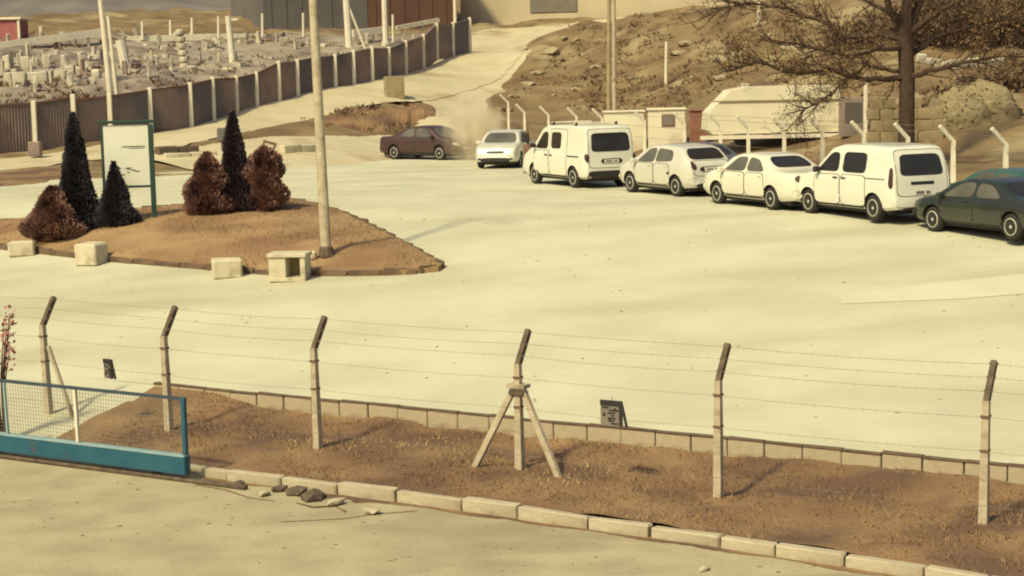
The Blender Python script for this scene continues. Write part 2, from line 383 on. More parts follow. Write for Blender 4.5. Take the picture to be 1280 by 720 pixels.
grid_sheet('kerb_dirt', M_soil, [xy(KU(-11 + .2*i) + .04, -11 + .2*i) for i in range(90)], [xy(KU(-11 + .2*i) - .04 - .10*abs(math.sin(i*.7) + math.sin(i*.23)) * (2.0 if 4 < i < 16 else .55), -11 + .2*i) for i in range(90)], 300, 4, lambda X, Y: znear(X, Y) + .006 + vnoise(X, Y, .3, 23)*.006, jit=.03)
def crack(P, w):
    L = hitxy2(P); return grid_sheet('asphalt_crack', M_soil, [(a + random.uniform(-w, w), b + w + random.uniform(-w, w)*.6) for a, b in L], [(a, b - w) for a, b in L], 60, 2, lambda X, Y: znear(X, Y) + .005, jit=.02)
def hitxy2(L): return [(q.x, q.y) for q in (ground_hit(x, y, lambda a, b: -2.22) for x, y in L)]
crack([(352,652),(390,650),(430,648),(470,642),(522,638)], .022); crack([(372,628),(392,634),(420,632),(432,640)], .05); crack([(245,606),(280,612),(310,622),(345,626)], .03)
FA = [at_depth(-120, 8, 140), at_depth(345, 6, 140)]; FB = [at_depth(-260, -40, 190), at_depth(360, -40, 190)]
grid_sheet('ploughed_field', M_field, [(p.x, p.y) for p in FA], [(p.x, p.y) for p in FB], 60, 40, lambda X, Y: z_ground(X, Y, False) + .5 + vnoise(X, Y, 1.5, 17) * .3, skirt=1.4)
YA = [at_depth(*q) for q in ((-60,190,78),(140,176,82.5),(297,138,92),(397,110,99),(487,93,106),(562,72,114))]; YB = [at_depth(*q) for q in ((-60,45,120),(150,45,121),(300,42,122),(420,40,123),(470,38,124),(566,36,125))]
grid_sheet('glare_pale_yard', M_glare_ground, [(p.x, p.y) for p in YA], [(p.x, p.y) for p in YB], 90, 70, lambda X, Y: z_ground(X, Y) + .16, skirt=.5)  # ground sheet kept pale to carry the screen glare in its colour

# ------------------------------------------------------------------ near kerb, low wall
kerb = structure(link('kerb', MB().box((0, 0, 0), (.01, .01, .01)).mesh('kerb', M_kerb)))
kerb.location = (*xy(-2.21, -12), -2.3)
kp = Vector(kerb.location); rzk = math.atan2(DV[1], DV[0])
v = -11.45; i = 0
while v < 9.5:
    L = random.choice((.5, .75, .9, 1.0, 1.0, 1.1)); uk = KU(v + L/2) + .09; c = xy(uk + random.uniform(-.028, .028), v + L / 2)
    b = MB().bbox((0, 0, 0), (L - .014, .15, .34), .016, 0, .010)
    o = b.obj('kerb_stone', M_kerb, kerb)
    o.location = Vector((c[0], c[1], -2.235 + random.uniform(-.02, .02))) - kp
    o.rotation_euler = (random.uniform(-.04, .04), random.uniform(-.012, .012), rzk - math.atan((KU(v + .9) - KU(v))/.9)*-1 + random.uniform(-.02, .02)); v += L + .012
wall = thing('retaining_wall', 'low concrete block wall along the back edge of the dry grass strip', 'wall', (*xy(1.52, -3), -2.2), rzk)
v = -15.6
while v < 9.6:
    L = .60
    o = MB().bbox((0, 0, 0), (L - .018, .10, .44), .012, 0, .006).obj('wall_block', M_wallb, wall)
    o.location = (v + 3 + L / 2, random.uniform(-.012, .012), .17 + random.uniform(-.012, .012)); o.rotation_euler.z = random.uniform(-.012, .012)
    q = MB().bbox((0, 0, .235), (L - .004, .12, .022), .006, 0, .006).obj('dark_top_strip', M_edge, o); v += L  # thin dark strip along the top of each block
# broken kerb rubble
for j, (x, y, sz) in enumerate(((392,622,.17),(372,616,.13),(420,629,.11),(350,612,.10),(330,618,.08),(465,640,.09),(300,606,.10),(880,712,.07))):
    p = ground_hit(x, y, lambda a, b: -2.2)
    b = MB(); bm = bmesh.new(); bmesh.ops.create_icosphere(bm, subdivisions=1, radius=1)
    for q in bm.verts: q.co = Vector((q.co.x * sz * 1.5, q.co.y * sz, q.co.z * sz * .55)) * random.uniform(.75, 1.2)
    bm.verts.index_update(); b.add([q.co.copy() for q in bm.verts], [[q.index for q in f.verts] for f in bm.faces]); bm.free()
    o = b.obj('rubble_stone', M_concd if j in (0, 1, 3, 6) else M_kerb, None, loc=(p.x, p.y, -2.2 + sz * .2)); o.rotation_euler.z = random.random() * 3
    tag(o, ['dark flat lump of broken kerb lying nearest the cracked gap', 'dark broken lump second from the gap in the kerb', 'pale small stone on asphalt below the kerb crack', 'small dark chip of rubble by the kerb near the gate',
            'tiny pale chip on the asphalt near the blue gate', 'pale chip beside the long asphalt crack', 'dark lump of rubble just past the blue gate end', 'dark stone alone at the bottom edge of the near road'][j], 'stone', 'rubble by the broken kerb')

# ------------------------------------------------------------------ near fence
fence = thing('wire_fence', 'near fence of bent concrete posts and barbed wire across the foreground', 'fence', (*xy(0, -6), -2.1))
FO = Vector(fence.location)
posts = [(62,520,52,370),(212,540,207,380),(398,562,397,395),(650,590,653,413),(898,620,911,420),(1229,657,1250,453)]
Nw = Vector((NU[0], NU[1], 0)); Dw = Vector((DV[0], DV[1], 0))
bases = []
for i, (bx, by, tx, ty) in enumerate(posts):
    b = ground_hit(bx, by, lambda a, c: -2.1); bases.append(b)
# one more post either side, out of the frame, so that the wires go on
step = (bases[5] - bases[0]) / 5
bases = [bases[0] - step] + bases + [bases[5] + step]
leans = [0, -.035, -.02, -.015, 0.0, .005, .012, .01]
H1, H2, OUT = 1.62, .45, .33
wirept = []
for i, b in enumerate(bases):
    loc = Vector((b.x, b.y, -2.1)) - FO
    lean = Dw * leans[i]
    a0 = Vector((0, 0, -.25)); a1 = Vector((0, 0, H1)) + lean * H1; a2 = a1 + Vector((0, 0, H2)) + Nw * OUT + lean * H2
    mb = MB(); q = []
    for (p, w) in ((a0, .12), (a1, .086)):
        q += [p + Dw * sx * w / 2 + Nw * sy * w / 2 for sx, sy in ((-1,-1),(1,-1),(1,1),(-1,1))]
    mb.add(q, [(3,2,1,0),(4,5,6,7),(0,1,5,4),(1,2,6,5),(2,3,7,6),(3,0,4,7)])
    po = mb.obj('post', M_conc, fence, loc=loc)
    mb = MB(); mb.bar(a1 - Vector((0, 0, .03)), a2, .088, .075, up=Dw)
    for kk in (.25, .6, .95):
        c = a1.lerp(a2, kk); mb.bar(c - Dw * .06, c + Dw * .06, .016)
    mb.obj('post_arm', M_concd, po)
    mb = MB()
    for h in (.98, 1.42): MB().box(lean * h + Vector((0, 0, h)), (.112, .112, .03), rzk).obj('wire_band', M_rust, po)
    pass
    wirept.append([loc + lean * h + Vector((0, 0, h)) - Nw * .07 for h in (.28, .62, .98, 1.42)] + [loc + a1.lerp(a2, kk) - Nw * .055 for kk in (.25, .6, .95)])
for w in range(7):
    mb = MB()
    for a, b in zip(wirept[:-1], wirept[1:]):
        p0, p1 = a[w], b[w]; sag = random.uniform(.01, .04)
        pts = [p0.lerp(p1, t) - Vector((0, 0, sag * 4 * t * (1 - t))) for t in (0, .25, .5, .75, 1)]
        mb.tube(pts, .0022, 4, False)
        nb = 22
        for k2 in range(nb):
            t = (k2 + .5) / nb; c = p0.lerp(p1, t) - Vector((0, 0, sag * 4 * t * (1 - t)))
            mb.bar(c - Vector((.0, .012, .022)), c + Vector((.0, .010, .016)), .003)
    mb.obj('barbed_wire', M_steel, fence)
# tripod braces on the middle post, one brace on the far left post
def brace(i, h, dv, du=0.0, w=.085):
    loc = Vector((bases[i].x, bases[i].y, -2.1)) - FO
    foot = Dw * dv + Nw * du + Vector((0, 0, -.12)); top = Vector((0, 0, h)) + Dw * (.06 if dv > 0 else -.06)
    MB().bar(top, foot, w, w * .9, up=Nw).obj('brace', M_conc, fence, loc=loc)
brace(4, 1.27, -.78, -.15); brace(4, 1.27, .80, -.15); brace(1, 1.25, .62, 0, .06)
MB().box((0, 0, 0), (.30, .20, .055), rzk).obj('clamp_plate', M_kerb, fence, loc=Vector((bases[4].x, bases[4].y, -2.1 + 1.29)) - FO)
MB().box((0, 0, 0), (.24, .17, .04), rzk).obj('clamp_plate', M_concd, fence, loc=Vector((bases[4].x, bases[4].y, -2.1 + 1.19)) - FO)
# small boards hanging on the wires
def hang_board(px, py, w, h, label, tilt):
    # on the fence line
    r = ray(px, py); n3 = Nw; q = Vector((bases[3].x, bases[3].y, 0)) - CP
    t = q.dot(n3) / r.dot(n3); p = CP + r * t - Nw * .085
    o = thing('hanging_board', label, 'sign', p, rzk + tilt, 'small boards wired to the near fence')
    MB().box((0, 0, 0), (w, .018, h)).obj('board', M_shut, o)
    f = MB(); f.box((0, -.016, h / 2 - .03), (w, .018, .07)); f.box((w / 2 - .02, -.016, -.035), (.05, .018, h - .07))
    f.bar((w / 2 - .005, -.016, h / 2 - .03), (w / 2 + .07, -.016, -h / 2), .03); f.obj('frame', M_black, o)
    rnd = random.Random(int(px)); g = MB()
    for a in range(7):
        x0 = rnd.uniform(-w * .4, w * .1); z0 = h * (.22 - a * .105)
        g.box((x0 + .03, -.012, z0), (rnd.uniform(.05, w * .5), .008, h * .05))
        if a % 2: g.box((rnd.uniform(-w * .4, w * .2), -.012, z0 + .01), (.035, .009, h * .12))
    g.obj('marking', M_black, o)
    MB().tube([(0, 0, h / 2), (0, .03, h / 2 + .05)], .005, 4).obj('hook', M_steel, o)
hang_board(768, 515, .34, .36, 'pale little board with dark smudged marks hung right of the tripod post', .03)
hang_board(140, 460, .20, .33, 'narrow dark little board hung on the wires above the blue gate', -.05)

# ------------------------------------------------------------------ blue sliding gate
g0 = Vector((*xy(-2.90, -15.75), -2.2)); gate = thing('sliding_gate', 'low blue sliding gate with heavy bottom beam and wire mesh', 'gate', g0, rzk)
GL = 4.75
MB().bbox((GL / 2 - .3, 0, .23), (GL + .6, .14, .27), .012).obj('bottom_beam', M_blue, gate)
MB().box((GL / 2 - .3, .0, .377), (GL + .59, .15, .02)).obj('beam_sunlit_edge', M_bluel, gate)  # sunlit top of the beam painted as a pale strip
MB().bar((-.6, 0, 1.24), (GL - .02, 0, 1.24), .045).obj('top_rail', M_bluedk, gate)
MB().bbox((GL - .03, 0, .83), (.07, .07, .87), .008).obj('end_post', M_blue, gate)
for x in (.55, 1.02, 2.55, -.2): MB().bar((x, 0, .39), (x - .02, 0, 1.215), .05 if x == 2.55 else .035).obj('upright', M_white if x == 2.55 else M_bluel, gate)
mb = MB()
for kx in range(int((GL + .5) / .06)): mb.bar((-.5 + kx * .06, 0.01, .39), (-.5 + kx * .06, 0.01, 1.22), .004)
for kz in range(13): mb.bar((-.5, .014, .44 + kz * .06), (GL - .06, .014, .44 + kz * .06), .004)
mb.obj('wire_mesh', M_steel, gate)
for x in (.25, GL - .6): MB().lathe([(.07, -.02), (.085, -.02), (.085, .02), (.07, .02)], 14, 'Y', (x, 0, .075)).obj('roller', M_black, gate)
gp = MB(); gp.bbox((0, 0, .62), (.10, .10, 1.5), .01)
o = thing('gate_guide_post', 'dark blue steel guide post standing where the sliding gate begins', 'post', (*xy(-2.62, -15.35), -2.2), rzk)
gp.obj('post', M_bluedk, o); MB().box((0, -.16, 1.3), (.12, .24, .10)).obj('guide_bracket', M_blue, o)
o = MB().bbox((0, 0, .015), (6.6, .10, .05), .008).obj('gate_track', M_concd, None, loc=(*xy(-2.90, -13.2), -2.2)); o.rotation_euler.z = rzk
tag(o, 'dark steel ground rail lying beneath the blue sliding gate', 'rail')

# ------------------------------------------------------------------ grass blades on strip and island
def blades(name, pts, hmin, hmax, m):
    mb = MB(); vs = []; fs = []
    for (x, y, z) in pts:
        h = random.uniform(hmin, hmax); a = random.uniform(0, 6.28); w = random.uniform(.006, .014); lx, ly = random.uniform(-.9, .9) * h, random.uniform(-.9, .9) * h
        k = len(vs); dx, dy = math.cos(a) * w, math.sin(a) * w
        vs += [(x - dx, y - dy, z), (x + dx, y + dy, z), (x + lx, y + ly, z + h)]; fs.append((k, k + 1, k + 2))
    mb.v, mb.f = vs, fs
    return stuff(mb.obj(name, m))
N = 26000
V = np.random.uniform(-14.4, 9.5, N); U = np.array([KU(q) + .2 for q in V]); U = U + (1.45 - U)*np.random.rand(N)
X, Y = xy(U, V); keep = (vnoise(X, Y, .7, 21) + vnoise(X, Y, .25, 22) * .8 + np.random.rand(N) * .3) > .02
X, Y = X[keep], Y[keep]; Z = zstrip(X, Y) - .01
blades('dead_grass', list(zip(X, Y, Z)), .02, .085, M_grass)

# ------------------------------------------------------------------ traffic island
IS = [(-70,303),(0,311),(60,318),(130,326),(210,333),(290,340),(345,345),(440,345),(505,344),(548,340),(553,336),(535,325),(505,308),(470,289),(432,271),(390,258),(340,251),(270,257),(190,264),(110,271),(40,277),(-70,285)]
ip = [ground_hit(x, y) for x, y in IS]
cen = sum(ip, Vector()) / len(ip)
def dens(P, n=5):
    o = []
    for a, b in zip(P, P[1:] + P[:1]): o += [a.lerp(b, t / n) for t in range(n)]
    return o
def island_z(p, s): return float(z_yard(np.array(p.x), np.array(p.y))) + .13 + .30 * (1 - s ** 2) + float(vnoise(np.array(p.x), np.array(p.y), 1.3, 31)) * .10 * (s < 1)
D = dens(ip); mb = MB(); n = len(D); vs = []; S = [1.0, .985, .93, .8, .65, .5, .35, .2, .08]
vs += [Vector((p.x, p.y, float(z_yard(np.array(p.x), np.array(p.y))) - .15)) for p in D]
for s in S:
    for p in D:
        q = cen.lerp(p, s); vs.append(Vector((q.x, q.y, island_z(q, s))))
vs.append(Vector((cen.x, cen.y, island_z(cen, 0))))
fs = []
for r_ in range(len(S)):
    for i in range(n): fs.append((r_ * n + i, r_ * n + (i + 1) % n, (r_ + 1) * n + (i + 1) % n, (r_ + 1) * n + i))
L0 = len(S) * n
for i in range(n): fs.append((L0 + i, L0 + (i + 1) % n, len(vs) - 1))
mb.add(vs, fs); isl = structure(mb.obj('traffic_island', M_isle, smooth=True))
isl_bvh = BVHTree.FromPolygons([tuple(v) for v in vs], fs)
def isl_z(x, y):
    h = isl_bvh.ray_cast(Vector((x, y, 5)), Vector((0, 0, -1)))
    return h[0].z if h[0] is not None else gz(x, y)
def isl_hit(px, py):
    r = ray(px, py); h = isl_bvh.ray_cast(CP, r.normalized())
    return h[0] if h[0] is not None else ground_hit(px, py)
ek = D[:int(11 * 5)]
for a, b in zip(D, D[1:] + D[:1]):
    pass
# edging stones round the island
per = []; acc = 0
def walk(P, step):
    out = [P[0]]; need = step; 
    for a, b in zip(P, P[1:] + P[:1]):
        L = (b - a).length; pos = 0
        while L - pos >= need: pos += need; out.append(a.lerp(b, pos / L)); need = step
        need -= L - pos
    return out
W = walk(D, .85)
for a, b in zip(W[:-1], W[1:]):
    m = (a + b) / 2; L = (b - a).length
    o = MB().bbox((0, 0, 0), (L - .03, .14, .2), .03, 0, .022).obj('edging_stone', M_edge, isl)
    o.location = (m.x, m.y, float(z_yard(np.array(m.x), np.array(m.y))) + .05 + random.uniform(-.02, .015)); o.rotation_euler = (random.uniform(-.05, .05), 0, math.atan2(b.y - a.y, b.x - a.x) + random.uniform(-.03, .03))
pts = []
for _ in range(9000):
    t = random.randrange(n); s = math.sqrt(random.random()) * .97; q = cen.lerp(D[t], s)
    if vnoise(np.array(q.x), np.array(q.y), 1.2, 33) + random.random() * .5 > .1: pts.append((q.x, q.y, isl_z(q.x, q.y) - .01))
blades('dead_grass', pts, .03, .11, M_grass)

# foliage helper: many small leaf faces spread through a solid of revolution
def foliage(prof, n, size, seed, lump=.18, squash=1.0):
    rnd = random.Random(seed); vs = []; fs = []
    zt = prof[-1][1]
    zs = [p[1] for p in prof]; rs = [p[0] for p in prof]
    ph = [(rnd.uniform(0, 6.28), rnd.uniform(2, 5), rnd.uniform(0, 6.28)) for _ in range(5)]
    while len(fs) < n:
        z = rnd.uniform(zs[0], zt); r0 = float(np.interp(z, zs, rs))
        if rnd.random() > (r0 / max(rs)) ** .8 + .05: continue
        a = rnd.uniform(0, 6.283)
        l = 1 + lump * sum(math.sin(p[1] * a * .7 + p[0] + z * 4.2 * (1 + .3 * i) + p[2]) for i, p in enumerate(ph)) / 2.2
        rr = r0 * l * (1 - .55 * rnd.random() ** 2.2)
        c = Vector((rr * math.cos(a), rr * math.sin(a) * squash, z))
        out = Vector((math.cos(a), math.sin(a), rnd.uniform(.2, 1.4))).normalized()
        t = out.cross(Vector((rnd.uniform(-1, 1), rnd.uniform(-1, 1), rnd.uniform(-1, 1)))).normalized()
        s = size * rnd.uniform(.5, 1.3); k = len(vs)
        vs += [c - t * s * .4, c + t * s * .4, c + out * s * 1.1 + t * s * .15]; fs.append((k, k + 1, k + 2))
    for _ in range(n // 3):            # older, larger sprays deep inside close the crown
        z = rnd.uniform(zs[0], zt*.93); r0 = float(np.interp(z, zs, rs)); a = rnd.uniform(0, 6.283); rr = r0*rnd.uniform(.1, .72)
        c = Vector((rr*math.cos(a), rr*math.sin(a)*squash, z)); out = Vector((math.cos(a), math.sin(a), rnd.uniform(.3, 1.6))).normalized()
        t = out.cross(Vector((rnd.uniform(-1, 1), rnd.uniform(-1, 1), rnd.uniform(-1, 1)))).normalized(); s = size*rnd.uniform(1.6, 2.6)*min(1, r0/.3); k = len(vs)
        vs += [c - t*s*.6, c + t*s*.6, c + out*s]; fs.append((k, k + 1, k + 2))
    mb = MB(); mb.v = vs; mb.f = fs; return mb
def plant(px, py, prof, m, label, cat, name, n, size, seed, lump=.18, hit=None, group=None):
    p = (hit or isl_hit)(px, py)
    t = thing(name, label, cat, (p.x, p.y, p.z - .03), random.random() * 6, group)
    foliage(prof, n, size, seed, lump).obj('crown', m, t)
    MB().tube([(0, 0, -.15), (.01, 0, prof[-1][1] * .3), (0, .01, prof[-1][1] * .7)], [.07, .05, .015], 7).obj('trunk', M_bark, t)
    # dense inner boughs so that daylight shows only at the edge
    ib = MB(); rnd = random.Random(seed + 5)
    for k in range(60):
        z = rnd.uniform(.05, prof[-1][1] * .85); r0 = float(np.interp(z, [q[1] for q in prof], [q[0] for q in prof])) * .8; a = rnd.uniform(0, 6.28)
        ib.tube([(0, 0, z * .8), (r0 * .6 * math.cos(a), r0 * .6 * math.sin(a), z), (r0 * math.cos(a), r0 * math.sin(a), z + .12)], [.02, .012, .004], 4)
    ib.obj('branches', M_bark, t)
    return t
cyp = lambda h, r: [(r*.9, .0), (r, h*.08), (r*.88, h*.2), (r*.64, h*.38), (r*.45, h*.58), (r*.33, h*.76), (r*.2, h*.9), (.02, h)]
egg = lambda h, r: [(r*.75, .0), (r, h*.10), (r*.96, h*.25), (r*.72, h*.55), (r*.42, h*.8), (.05, h)]
con = lambda h, r: [(r*.8, .0), (r, h*.06), (r*.75, h*.3), (r*.5, h*.55), (r*.25, h*.8), (.01, h)]
plant(98, 286, cyp(3.2, .66), M_cyp, 'tall dark cypress between the bronze shrub and the white signboard', 'tree', 'cypress_tree', 14000, .065, 1, .1)
plant(295, 262, cyp(2.75, .62), M_cyp2, 'tall glare tinted dark cypress between two bronze shrubs in mid island', 'tree', 'cypress_tree', 12000, .065, 2, .1)
plant(146, 281, con(1.75, .58), M_cyp, 'short dark cone conifer in front of the white signboard', 'tree', 'conifer_tree', 8000, .07, 3, .12)
plant(68, 298, egg(1.45, .74), M_red, 'bronze pointed shrub at the island end beside the tall cypress', 'shrub', 'bronze_shrub', 11000, .07, 4, .24)
plant(262, 266, egg(1.70, .72), M_red, 'bronze bushy shrub on the near left side of the mid island cypress', 'shrub', 'bronze_shrub', 12000, .07, 5, .26)
plant(333, 262, [(.3,0),(.48,.2),(.46,.6),(.52,1.05),(.4,1.5),(.04,1.78)], M_red, 'bronze upright shrub between the mid island cypress and lamp post', 'shrub', 'bronze_shrub', 10000, .07, 6, .24)

# signboard on the island
p = isl_hit(162, 275); sgn = thing('signboard', 'white double sided signboard in a dark green steel frame on the island', 'sign', (p.x, p.y, p.z), R(14))
sc = 46.5; W2, HB, HT = 1.22, .95, 2.62
MB().bbox((0, 0, (HB + HT) / 2), (W2, .06, HT - HB), .006).obj('panel', M_panel, sgn)
f = MB(); f.bbox((W2/2 + .07, 0, HT/2 - .05), (.14, .14, HT + .1), .012); f.obj('frame_post', M_green, sgn)
f = MB(); f.bbox((-W2/2 - .035, 0, HT/2 - .05), (.07, .10, HT + .1), .012); f.obj('frame_post', M_green, sgn)
MB().bbox((.03, 0, HT + .09), (W2 + .34, .17, .08), .012).obj('frame_top', M_green, sgn)
MB().bbox((0, 0, HB - .03), (W2, .08, .06), .01).obj('frame_rail', M_green, sgn)
f = MB(); f.box((.2, -.034, 2.03), (.62, .008, .03)); f.box((.27, -.034, 1.98), (.4, .008, .014)); f.obj('printed_line', M_shut, sgn)
f = MB()
rnd = random.Random(3)
for k in range(9): f.box((-.28 + rnd.uniform(-.1, .55), -.034, 1.2 + .06 * k * (1 if k < 5 else .5)), (rnd.uniform(.06, .2), .008, .03))
f.obj('printed_picture', M_shut, sgn)

# concrete blocks along the island
def block(px, py, w, d, h, label, rz):
    p = ground_hit(px, py)
    t = MB().bbox((0, 0, h / 2 - .02), (w, d, h), .04, 0, .012).obj('concrete_block', M_pale, None, loc=(p.x, p.y, p.z)); t.rotation_euler.z = rz
    return tag(t, label, 'block', 'concrete blocks along the island kerb')
block(28, 319, .68, .5, .40, 'low pale concrete block under the leftmost bronze shrub', .15)
block(115, 330, .62, .6, .56, 'pale cube concrete block by the kerb below the signboard', -.35)
block(284, 346, .70, .6, .46, 'worn low concrete block beside the hollow concrete box', .2)
p = ground_hit(363, 350); hb = thing('concrete_box', 'hollow open sided concrete box with thick lid at the island kerb', 'block', p, -.12)
w, d, h = .86, .62, .64
MB().bbox((0, 0, h - .035), (w + .06, d + .06, .09), .012).obj('lid', M_pale, hb)
MB().bbox((0, 0, .04), (w, d, .1), .012).obj('base', M_pale, hb)
f = MB(); f.bbox((-w/2 + .2, 0, h/2), (.40, d - .02, h - .16), .01); f.obj('side_wall', M_pale, hb)
f = MB(); f.bbox((w/2 - .06, 0, h/2), (.12, d - .02, h - .16), .01); f.obj('side_wall', M_pale, hb)
MB().box((.1, d/2 - .06, h/2), (.46, .08, h - .18)).obj('back_wall', M_tan, hb)
# lamp post
p = isl_hit(408, 320); lp = thing('lamp_post', 'tall slender concrete lamp post rising from the island above the concrete box', 'lamp post', p)
top = at_depth(388, -60, p.y + .3) - p; 
MB().tube([(0, 0, -.3), top * .33, top * .66, top], [.135, .12, .11, .095], 10).obj('pole', M_conc, lp, smooth=True)
MB().lathe([(.17, -.05), (.19, .0), (.16, .22), (.14, .24)], 10).obj('collar', M_concd, lp)
MB().tube([top, top + Vector((0, 0, .3)), top + Vector((.4, -.5, .55)), top + Vector((.8, -1.0, .6))], .035, 6).obj('lamp_arm', M_steel, lp)
MB().bbox(top + Vector((.9, -1.15, .58)), (.22, .5, .12), .03, .7).obj('lamp_head', M_shut, lp)
o = MB().bbox((0, 0, .08), (.25, .2, .22), .05, 0, .015).obj('base_stone', M_pale, None, loc=(p.x - .35, p.y - .1, p.z - .05)); tag(o, 'small pale stone leaning at the foot of the lamp post', 'stone')

# ------------------------------------------------------------------ vehicles
def chaikin(P, it=2):
    for k in range(it + 2):
        Q = []; f = .10 if k == 0 else .25
        for a, b in zip(P, P[1:] + P[:1]):
            m = f
            if k == 0: m = min(.3, .075 / max(math.hypot(a[0]-b[0], a[1]-b[1]), .05))
            elif (k == 1 and len(Q) % 4 == 0) or math.hypot(a[0]-b[0], a[1]-b[1]) > .16: m = .08
            Q += [(a[0]*(1-m) + b[0]*m, a[1]*(1-m) + b[1]*m), (a[0]*m + b[0]*(1-m), a[1]*m + b[1]*(1-m))]
        P = Q
    return P
def make_body(sp):
    L, W, zs = sp['L'], sp['W'], sp['sill']
    top = sp['top']; tx = [a for a, b in top]; tz = [b for a, b in top]
    xs = sorted(set([round(q, 4) for q in list(np.linspace(0, L, 64)) + [.015, .03, .05, .08, .11, L-.015, L-.03, L-.05, L-.08, L-.11] + tx]))
    xs = [x for i, x in enumerate(xs) if i == 0 or x - xs[i-1] > .004]
    fx = np.arange(-.2, L + .2, .005); fz = np.interp(fx, tx, tz); ker = np.hanning(19); ker /= ker.sum(); fzs = np.convolve(fz, ker, 'same')
    belt = sp['belt']; tum = sp['tum']
    vs = []; fs = []; rows = []
    for x in xs:
        e = min(x, L - x); k = min(1, e / sp.get('round', .42)); hw = W/2 * (sp.get('endw', .84) + (1 - sp.get('endw', .84)) * (1 - (1 - k) ** 2.4))
        zt = float(np.interp(x, fx, fzs)); zt = max(zt, zs + .12)
        zb = float(np.interp(x, [q[0] for q in belt], [q[1] for q in belt])); zb = min(zb, zt - .045)
        lo = zs + (.05 * (1 - k))
        yb = hw * .955; ye = max(yb - max(0, zt - .075 - zb) * tum, .3)
        zc = max(zb + .02, zt - .075)
        half = [(hw*.88, lo), (hw*.955, lo + .07), (hw*.99, lo + (zb-lo)*.33), (hw, lo + (zb-lo)*.6), (hw*.99, lo + (zb-lo)*.85), (yb, zb)]
        for t in (.33, .66): half.append((yb + (ye-yb)*t, zb + (zc-zb)*t))
        half += [(ye, zc), (ye-.035, zc + (zt-zc)*.55), (ye-.11, zc + (zt-zc)*.85), (ye*.55, zt - .006), (0, zt)]
        row = [(x - L/2, y, z) for y, z in half] + [(x - L/2, -y, z) for y, z in half[-2::-1]]
        rows.append(row)
    n = len(rows[0])
    for r in rows: vs += r
    for i in range(len(rows) - 1):
        for k in range(n):
            k2 = (k + 1) % n; fs.append((i*n + k, i*n + k2, (i+1)*n + k2, (i+1)*n + k))
    fs += [tuple(range(n)), tuple((len(rows)-1)*n + k for k in range(n - 1, -1, -1))]
    return vs, fs
def proj_patch(bvh, poly, axis, sgn, off, rounding=2, thick=.02, rings=(1, .75, .5, .25)):
    """a panel whose outline is poly, laid on the body along an axis; it follows the body's curve and has its own thickness"""
    P = chaikin(list(poly), rounding) if rounding else list(poly)
    # densify
    Q = []
    for a, b in zip(P, P[1:] + P[:1]):
        m = max(1, int(math.hypot(a[0]-b[0], a[1]-b[1]) / .12)); Q += [(a[0] + (b[0]-a[0])*t/m, a[1] + (b[1]-a[1])*t/m) for t in range(m)]
    c = (sum(a for a, b in Q)/len(Q), sum(b for a, b in Q)/len(Q))
    def hit(a, b, o):
        if axis == 'Y': org = Vector((a, sgn*3, b)); d = Vector((0, -sgn, 0))
        elif axis == 'X': org = Vector((sgn*6, a, b)); d = Vector((-sgn, 0, 0))
        else: org = Vector((a, b, 5)); d = Vector((0, 0, -1))
        h = bvh.ray_cast(org, d)
        if h[0] is None:
            h = bvh.find_nearest(Vector((a, sgn*.8, b)) if axis == 'Y' else Vector((sgn*2, a, b)))
        return h[0] + h[1] * o if h[1].dot(d) < 0 else h[0] - h[1] * o
    n = len(Q); vs = [hit(a, b, off - thick) for a, b in Q]; fs = []
    for s in rings: vs += [hit(c[0] + (a-c[0])*s, c[1] + (b-c[1])*s, off) for a, b in Q]
    vs.append(hit(c[0], c[1], off))
    for r in range(len(rings)):
        for i in range(n): fs.append((r*n + i, r*n + (i+1) % n, (r+1)*n + (i+1) % n, (r+1)*n + i))
    k = len(rings)*n
    for i in range(n): fs.append((k + i, k + (i+1) % n, len(vs) - 1))
    return MB().add(vs, fs)
def make_wheel(parent, x, y, r, side):
    w = .19
    t = MB().lathe([(r*.62, -w/2), (r*.9, -w/2), (r*.98, -w*.36), (r, 0), (r*.98, w*.36), (r*.9, w/2), (r*.62, w/2)], 28, 'Y').obj('wheel', M_tyre, parent, True, (x, y, r))
    s = side; rim = MB()
    rim.lathe([(r*.60, s*(w/2 - .05)), (r*.665, s*(w/2 + .004)), (r*.60, s*(w/2 + .012)), (r*.56, s*(w/2 - .02)), (r*.2, s*(w/2 - .03)), (r*.13, s*(w/2 + .0)), (.01, s*(w/2 + .003))], 24, 'Y')
    rim.obj('rim', M_rim, t, True)
    sp = MB()
    for k in range(7):
        a = k * 2 * math.pi / 7 + .2; c, q = math.cos(a), math.sin(a)
        sp.bar((c*r*.24, s*(w/2 - .024), q*r*.24), (c*r*.56, s*(w/2 - .014), q*r*.56), .055, .02, up=(0, 1, 0))
    sp.obj('wheel_slots', M_black if parent.get('dark_slots') else M_shut, t)
